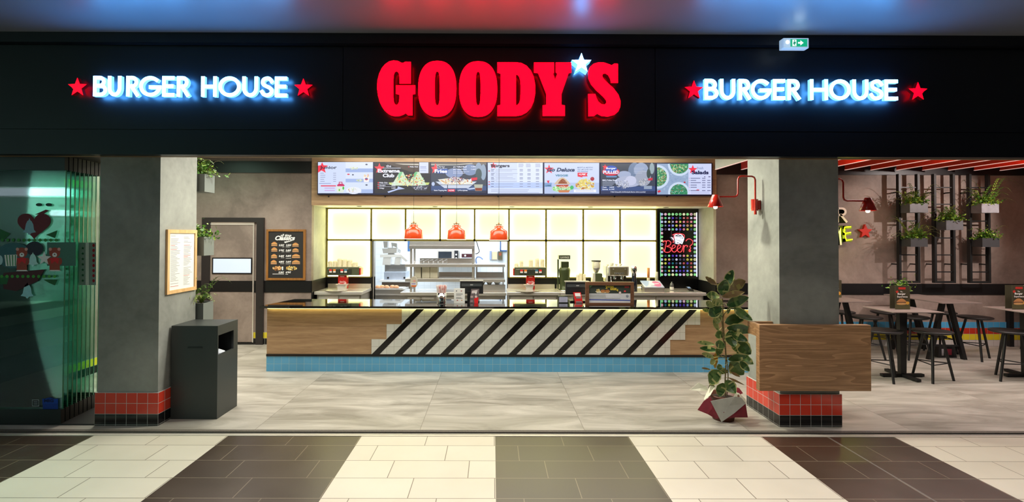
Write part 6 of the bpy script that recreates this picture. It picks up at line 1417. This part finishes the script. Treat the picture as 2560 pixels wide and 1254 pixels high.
def trestle_table(x0, x1, y0, y1, lab):
    r = thing('trestle_table', lab, 'table', ((x0+x1)/2, (y0+y1)/2, 0), group='long high tables against the wall')
    MB().box(x0, x1, y0, y1, ZTab-.014, ZTab, .002).build('tabletop', TOP, r)
    xc = (x0+x1)/2+.06
    for y in (y0+.34, y1-.06):
        for s_ in (-1, 1):
            b = MB(); xf = xc+s_*.26; xt = xc+s_*.045
            vs = [(xt-.028, ZTab-.015), (xt+.028, ZTab-.015), (xf+.026, 0), (xf-.026, 0)]
            b.prism(vs, y-.03, y+.03); b.build('leg', BLKM, r)
        MB().box(xc-.2, xc+.2, y-.012, y+.012, .19, .215).build('cross_bar', BLKM, r)
    MB().box(xc-.015, xc+.015, y0+.34, y1-.06, .30, .34).build('stretcher', BLKM, r)
    return r
trestle_table(6.37, 6.94, 7.35, 8.46, 'long high table on A shaped legs below the ladders, with a bag under it')
trestle_table(4.90, 5.46, 7.46, 8.46, 'long high table half hidden behind the right pillar')
trestle_table(8.50, 9.06, 7.35, 8.46, 'long high table at the right edge, mostly outside the photo')
SEAT = M('stool_black_wood', (24, 23, 23), .4, var=.15, scale=12)
def make_stool():
    r = thing('bar_stool', '', 'stool', (0, 0, 0), 0, 'round black stools')
    MB().lathe((0, 0, 0), [(0, .588), (.12, .588), (.19, .596), (.21, .608), (.213, .618), (.205, .626), (.1, .62), (0, .619)], 36).build('seat', SEAT, r)
    tops = []; feet = []
    for k in range(3):
        t = math.radians(90+120*k); tops.append(Vector((.1*math.cos(t), .1*math.sin(t), .59))); feet.append(Vector((.235*math.cos(t), .235*math.sin(t), 0)))
        MB().cyl(feet[-1], tops[-1], .0145, .017, 10).build('leg', BLKM, r)
    for k in range(3):
        p0 = feet[k].lerp(tops[k], .37); p1 = feet[(k+1) % 3].lerp(tops[(k+1) % 3], .37); MB().cyl(p0, p1, .0065, n=8).build('stretcher', BLKM, r)
    return r
proto = make_stool()
stools = [(5.57, 6.58, 20, 'round black stool right of the nearest small table, its three legs all in view'), (4.97, 6.62, 50, 'round black stool partly behind the oak panel on the right pillar'), (6.58, 6.60, -8, 'round black stool at the right edge by the cut off small table'), (7.19, 7.74, 35, 'round black stool on the right side of the long table, nearest the camera'), (7.10, 8.24, 80, 'round black stool on the right side of the long table, nearest the wall'), (6.27, 7.76, 10, 'round black stool left of the long table, behind the nearest small table'), (6.25, 8.25, 60, 'round black stool left of the long table, nearest the wall'), (5.56, 7.74, 0, 'round black stool in front of the half hidden long table by the pillar'), (5.52, 8.26, 40, 'round black stool against the wall beside the right pillar')]
for k, (x, y, rz, lab) in enumerate(stools):
    o = proto if k == 0 else dup(proto)
    o.location = (x, y, 0); o.rotation_euler = (0, 0, math.radians(rz)); o['label'] = lab
struct(MB().box(A(2521, 800, 8.6).x, A(2532, 800, 8.6).x, 8.58, YW, 0, zb0-.01).build('trim_10', BLKM))
# menu cards on tables
MG = M('menu_card_olive', (74, 70, 52), .4, var=.08, scale=10)
def menu_card(px0, px1, pyt, pyb, lab, ground_y):
    Y_ = ground_y; x0, x1, z0, z1 = rng(px0, pyt, px1, pyb, Y_); z0 = ZTab+.0; h = z1-z0; w_ = x1-x0
    r = thing('menu_card', lab, 'menu card', ((x0+x1)/2, Y_+.03, z0), group='standing menu cards')
    MB().box(x0, x1, Y_, Y_+.004, z0, z1).build('front_page', MG, r)
    b = MB(); b.prism([(x1, z0), (x1+.05, z0), (x1+.05, z1-.004), (x1, z1)], Y_+.0, Y_+.003)
    for v in b.bm.verts: v.co.y += (v.co.x-x1)*1.9
    b.mat(0); b.build('side_page', M('menu_page_pale', (190, 172, 172), .5, var=.25, scale=30), r)
    b = MB(); b.box(x0+.004, x1+.046, Y_+.095, Y_+.098, z0, z1-.004); b.build('back_page', MG, r)
    s_ = (px1-px0)/37.0; X = lambda x: px0+x*s_; Yv = lambda y: pyt+y*(pyb-pyt)/58.0
    a = Art(Y_-.0012); a.rect(X(0), Yv(46), X(37), Yv(58), (88, 84, 50)); a.rect(X(8), Yv(3.5), X(26), Yv(9), (200, 50, 40)); a.star(X(5), Yv(15), 5*s_, (224, 60, 44)); a.poly([(X(3+26*i/12), Yv(40-8.5*math.sin(math.pi*i/12))) for i in range(13)], (200, 140, 84)); a.rect(X(3), Yv(40), X(29), Yv(43.5), (120, 80, 50)); a.ell(X(16), Yv(45), 13*s_, 2.6*s_, (206, 160, 100)); a.ell(X(31), Yv(43), 4.5*s_, 4*s_, (214, 160, 60)); a.build('printing', r)
    WPn = P((240, 236, 230)); ptext('lettering', 'Burger', X(6), Yv(17.5), X(26), Yv(24), Y_-.006, WPn, r, .04); ptext('lettering', 'Experience', X(5), Yv(25), X(31), Yv(30.5), Y_-.006, WPn, r, .03); ptext('lettering', 'The', X(13), Yv(13), X(19), Yv(16.5), Y_-.006, WPn, r, .01)
menu_card(2238, 2275, 714, 772, 'dark olive menu card with a burger on the nearest small table', 6.66)
menu_card(2530.5, 2568, 713, 772, 'dark olive menu card with a burger at the right edge of the photo', 6.68)
menu_card(2064, 2104, 700, 744, 'dark menu card just showing behind the right pillar', 7.95)
# tiny plant behind the menu card
c = Vector((A(2252, 720, 6.85).x, 6.85, ZTab)); r = thing('table_plant', 'little green pot plant behind the menu card on the nearest small table', 'potted plant', c)
MB().lathe(c, [(0, 0), (.03, 0), (.045, .16), (.04, .16), (0, .15)], 14).build('pot', M('pot_tin', (120, 118, 110), .4), r)
b = MB(); bush_mesh(b, c+Vector((0, 0, .22)), .11, .10, 420, 3, .014); b.mat(2).cyl(c+Vector((0, 0, .14)), c+Vector((0, 0, .24)), .006); b.build('foliage', LEAFG, r)
# bag under the long table
c = Vector((6.84, 7.86, 0)); r = thing('carrier_bag', 'dark carrier bag with red and white print on the floor under the long table', 'bag', c)
b = MB(); b.prism([(c.x-.15, 0), (c.x+.13, 0), (c.x+.1, .17), (c.x-.14, .18)], c.y-.06, c.y+.06); b.build('bag', M('bag_black', (30, 28, 30), .4), r)
b = MB(); b.box(c.x-.10, c.x-.07, c.y-.062, c.y-.06, .03, .13); b.mat(1).box(c.x-.03, c.x+.05, c.y-.062, c.y-.06, .04, .13); b.build('printing', [P((190, 185, 190)), P((150, 40, 60))], r)
# ---------------- ceiling fins ----------------
FR = M('fin_red', (214, 52, 26), .5, var=.05); FP = M('fin_lit_pale', (205, 206, 190), .5, var=.03); FE_ = M('fin_edge_lit', (235, 205, 200), .4, em=.55, ecol=(255, 205, 195), var=0)
for k in range(-5, 9):
    x = 5.64+.415*k; zf0 = 2.872
    lab = 'pale ceiling fin behind the top of the right pillar, first of the row' if k == -5 else '%s red ceiling fin %s' % ((['second', 'third', 'fourth', 'fifth', 'sixth', 'seventh', 'eighth', 'ninth', 'tenth', 'eleventh', 'twelfth', 'thirteenth', 'last'][k+4]), 'in the row over the dining area, counted from the pillar side')
    r = thing('ceiling_fin', lab, 'ceiling fin', (x, 6.7, zf0), group='ceiling fins over the dining area')
    MB().box(x-.012, x+.012, 5.05, 8.28, zf0+.006, zf0+.30).build('board', FP if k == -5 else FR, r)  # first fin coloured pale to stand for near light falling on it
    MB().box(x-.014, x+.014, 5.05, 8.285, zf0, zf0+.006).build('edge_strip', FE_, r)  # weak emission stands for light caught on the fin's lower edge
struct(MB().box(3.4, 10.1, YH+.17, 8.3, 3.172, 3.2).build('ceiling', M('fin_ceiling_dark', (30, 22, 22), .7)))
for k in range(-4, 9): pt('fin_lamp', (5.64+.415*k-.2, 6.1+.5*(k % 3), 3.1), 9 if k % 2 else 4, (1, .5, .32), .04)

# ---------------- sliding glass stack at the left ----------------
def glass_mat():
    m = bpy.data.materials.new('clear_glass'); m.use_nodes = True; T = NT(m); nt = m.node_tree; nt.nodes.remove(nt.nodes['Principled BSDF'])
    out = nt.nodes['Material Output']; tr = T.n('ShaderNodeBsdfTransparent'); tr.inputs[0].default_value = (.80, .93, .89, 1)
    gl = T.n('ShaderNodeBsdfGlossy'); gl.inputs['Roughness'].default_value = .02; gl.inputs['Color'].default_value = (.9, 1, .97, 1)
    fr_ = T.n('ShaderNodeFresnel'); fr_.inputs[0].default_value = 1.5; mx = T.n('ShaderNodeMixShader')
    T.l(fr_.outputs[0], mx.inputs[0]); T.l(tr.outputs[0], mx.inputs[1]); T.l(gl.outputs[0], mx.inputs[2]); T.l(mx.outputs[0], out.inputs[0])
    return m
GLS = glass_mat(); GED = M('glass_edge_green', (46, 120, 92), .15, var=.1, spec=.8)
NP = 9
for k in range(NP):
    Y_ = 4.985+k*.062; xr = A(162, 700, 4.985).x-.006*k; xl = xr-1.04
    zt_ = A(80, 424, 4.985).z; zb_ = A(80, 1022, 4.985).z
    r = thing('glass_door_panel', 'front glass folding door panel with Christmas stickers, at the far left' if k == 0 else '%s glass door panel behind the decorated front one in the folded stack' % ordn[k-1 if k-1 < 9 else 8], 'glass door', ((xl+xr)/2, Y_, 0), group='stacked glass door panels')
    MB().box(xl+.004, xr-.004, Y_-.005, Y_+.005, zb_, zt_).build('pane', GLS, r)
    b = MB(); b.box(xr-.004, xr, Y_-.006, Y_+.006, zb_, zt_); b.box(xl, xl+.004, Y_-.006, Y_+.006, zb_, zt_); b.build('pane_edge', GED, r)
    b = MB(); b.box(xl, xr, Y_-.022, Y_+.022, .012, zb_+.004); b.build('bottom_rail', BLKM, r)
    b = MB(); b.box(xl, xr, Y_-.022, Y_+.022, zt_-.004, ZH+.01); b.build('top_rail', BLKM, r)
    if k == 0: front = r
struct(MB().box(-6, PLx[0], 4.96, 5.58, 0.0, .012).build('trim_11', BLKM))
struct(MB().box(-6, PLx[0], 4.96, 5.58, ZH+.012, ZH+.1).build('trim_12', BLKM))
YG = 4.985-.008
X = lambda x: x/3.485; Yy = lambda y: 400+y/3.483
def sticker(name, fn):
    a = Art(YG); a.gain = 1.55; fn(a); return a.build(name, front)
def heart(a):
    a.poly([(X(298+150*math.sin(t)**3*.98), Yy(560-(13*math.cos(t)-5*math.cos(2*t)-2*math.cos(3*t)-math.cos(4*t))*8.0)) for t in [2*math.pi*i/40 for i in range(40)]], (74, 20, 30))
def bell(a, cx, cy, s, c, flip=1):
    a.poly([(X(cx+x*s), Yy(cy+y*s*flip)) for x, y in ((-58, 52), (-40, 30), (-30, -20), (-18, -45), (-6, -52), (0, -70), (8, -52), (20, -42), (34, -15), (40, 30), (58, 52), (16, 60), (6, 74), (-8, 74), (-14, 60))], c)
def bear(a, cx):
    c = (112, 48, 38); a.ell(X(cx), Yy(805), 14, 13, c); a.ell(X(cx-38), Yy(775), 4, 4, (150, 110, 105)); a.ell(X(cx+38), Yy(775), 4, 4, (150, 110, 105)); a.ell(X(cx), Yy(905), 13, 15, c)
    a.rect(X(cx-45), Yy(920), X(cx-8), Yy(962), c); a.rect(X(cx+8), Yy(920), X(cx+45), Yy(962), c); a.ell(X(cx-48), Yy(880), 5, 9, c); a.ell(X(cx+48), Yy(880), 5, 9, c)
    a.poly([(X(cx-52), Yy(966)), (X(cx+55), Yy(966)), (X(cx+40), Yy(956)), (X(cx-40), Yy(956))], (214, 214, 216)); a.ell(X(cx), Yy(824), 6, 5.6, (205, 200, 205)); a.ell(X(cx), Yy(820), 1.8, 1.5, (40, 25, 25)); a.poly([(X(cx-40), Yy(850)), (X(cx+40), Yy(850)), (X(cx+30), Yy(905)), (X(cx), Yy(880)), (X(cx-28), Yy(905))], (150, 24, 32))
def back(a):
    a.ell(X(120), Yy(830), 46, 32, (38, 72, 78)); a.ell(X(300), Yy(770), 22, 18, (30, 28, 40)); a.rect(X(410), Yy(715), X(660), Yy(920), (48, 80, 72)); a.poly([(X(30), Yy(980)), (X(390), Yy(950)), (X(330), Yy(1050)), (X(140), Yy(1140)), (X(30), Yy(1120))], (52, 16, 24)); a.poly([(X(380), Yy(1040)), (X(500), Yy(1040)), (X(480), Yy(1090)), (X(430), Yy(1070))], (22, 66, 34)); a.poly([(X(0), Yy(1010)), (X(80), Yy(1010)), (X(60), Yy(1080)), (X(0), Yy(1080))], (22, 66, 34)); a.poly([(X(0), Yy(600)), (X(90), Yy(640)), (X(40), Yy(690)), (X(0), Yy(690))], (22, 70, 36)); a.poly([(X(400), Yy(650)), (X(500), Yy(610)), (X(480), Yy(680))], (22, 70, 36))
sticker('sticker_backdrop', back)
sticker('heart_sticker', heart); sticker('bell_sticker', lambda a: (setattr(a, 'k', 3), bell(a, 256, 575, 1, (96, 126, 138)))); sticker('bell_sticker', lambda a: (setattr(a, 'k', 3), bell(a, 237, 1130, .98, (110, 150, 158), 1))); sticker('bell_sticker', lambda a: (setattr(a, 'k', 13), bell(a, 286, 860, .85, (128, 160, 162))))
sticker('bear_sticker', lambda a: (setattr(a, 'k', 12), bear(a, 190))); sticker('bear_sticker', lambda a: (setattr(a, 'k', 12), bear(a, 476)))
sticker('star_sticker', lambda a: (setattr(a, 'k', 34), a.star(X(385), Yy(856), 18, (214, 218, 220))))
def dots(a):
    a.k = 14
    for i in range(11): a.k = 14; a.ell(X(15+i*46), Yy(1012), 4, 4, (46, 110, 40))
    for i in range(11): a.k = 14; a.ell(X(20+i*47), Yy(696), 4, 4, (36, 92, 40))
sticker('dot_garland_sticker', dots)
def gift(a):
    a.k = 30; a.poly([(X(38), Yy(825)), (X(150), Yy(822)), (X(140), Yy(922)), (X(50), Yy(922))], (170, 176, 160))
    for i in range(4): a.poly([(X(52+i*26), Yy(825)), (X(62+i*26), Yy(825)), (X(72+i*22), Yy(920)), (X(64+i*22), Yy(920))], (40, 96, 60)); a.k -= 1
sticker('gift_sticker', gift)
def bow(a):
    a.k = 5; a.ell(X(340), Yy(388), 8, 4, (28, 52, 44)); a.ell(X(425), Yy(388), 8, 4, (28, 52, 44)); a.poly([(X(300), Yy(475)), (X(400), Yy(430)), (X(425), Yy(440)), (X(380), Yy(468))], (76, 26, 30)); a.ell(X(0), Yy(870), 7, 12, (130, 150, 155))
sticker('bow_sticker', bow)
a = Art(YG); a.k = 3; a.ell(124, 1008, 18, 15, (12, 62, 160)); a.rect(106, 996, 145, 1008, (14, 70, 175)); a.rect(107, 1008, 145, 1027, (10, 56, 150)); a.build('blue_sticker', front)
ptext('lettering', 'MIG', 110, 997, 134, 1005, YG-.0035, P((20, 36, 90)), front, .04)
a = Art(YG); a.k = 3; a.rect(80, 998, 98, 1015, (150, 160, 165)); a.rect(81.5, 1000, 96.5, 1013, (26, 28, 32)); a.rect(84, 1003, 94, 1005, (150, 160, 165)); a.rect(84, 1008, 94, 1010, (150, 160, 165)); a.build('square_sticker', front)
# a second decorated pane in the stack
k3 = bpy.data.objects['glass_door_panel.004'] if 'glass_door_panel.004' in bpy.data.objects else front
a = Art(k3.location.y-.012); a.gain = 1.3; Yn = a.Y
def shift(px): return px
a.rect(198, 606, 240, 712, (120, 134, 132)); a.rect(215, 606, 222, 712, (176, 186, 186))
a.rect(214, 606, 222, 712, (200, 206, 208))
for i in range(8): a.k = 6; a.ell(234, 613+i*12.6, 3.2, 4, (150, 22, 40))
for i in range(7): a.k = 6; a.star(207, 620+i*13.5, 4.5, (26, 72, 46))
a.build('ribbon_sticker', k3)
# ---------------- lamps of the shop across the mall (seen mirrored in the glass) ----------------
r = thing('shop_light_strip', 'long white light strip on the far wall of the mall', 'light strip', (-15, -4.14, 2.85))
MB().box(-18.5, -11.6, -4.17, -4.10, 2.86, 3.06).build('tube', E((225, 240, 255), 5), r); MB().box(-18.5, -11.6, -4.195, -4.17, 2.82, 3.1).build('backing', WHITE, r)
r = thing('shop_sign', 'small white lit sign on the far wall of the mall', 'sign', (-11.3, -4.14, 2.3))
MB().box(-12.0, -10.4, -4.18, -4.12, 2.32, 2.46, .03).build('light_box', E((230, 240, 255), 4), r); MB().box(-12.0, -10.4, -4.2, -4.18, 2.3, 2.48).build('backing', WHITE, r)
r = thing('neon_band', 'yellow green neon band on the far wall of the mall', 'neon', (-10.8, -4.14, 3.1))
MB().box(-11.6, -10.3, -4.18, -4.14, 3.12, 3.32).build('tube', E((120, 230, 20), 2.5), r); MB().box(-11.6, -10.3, -4.2, -4.18, 3.1, 3.34).build('backing', BLKM, r)
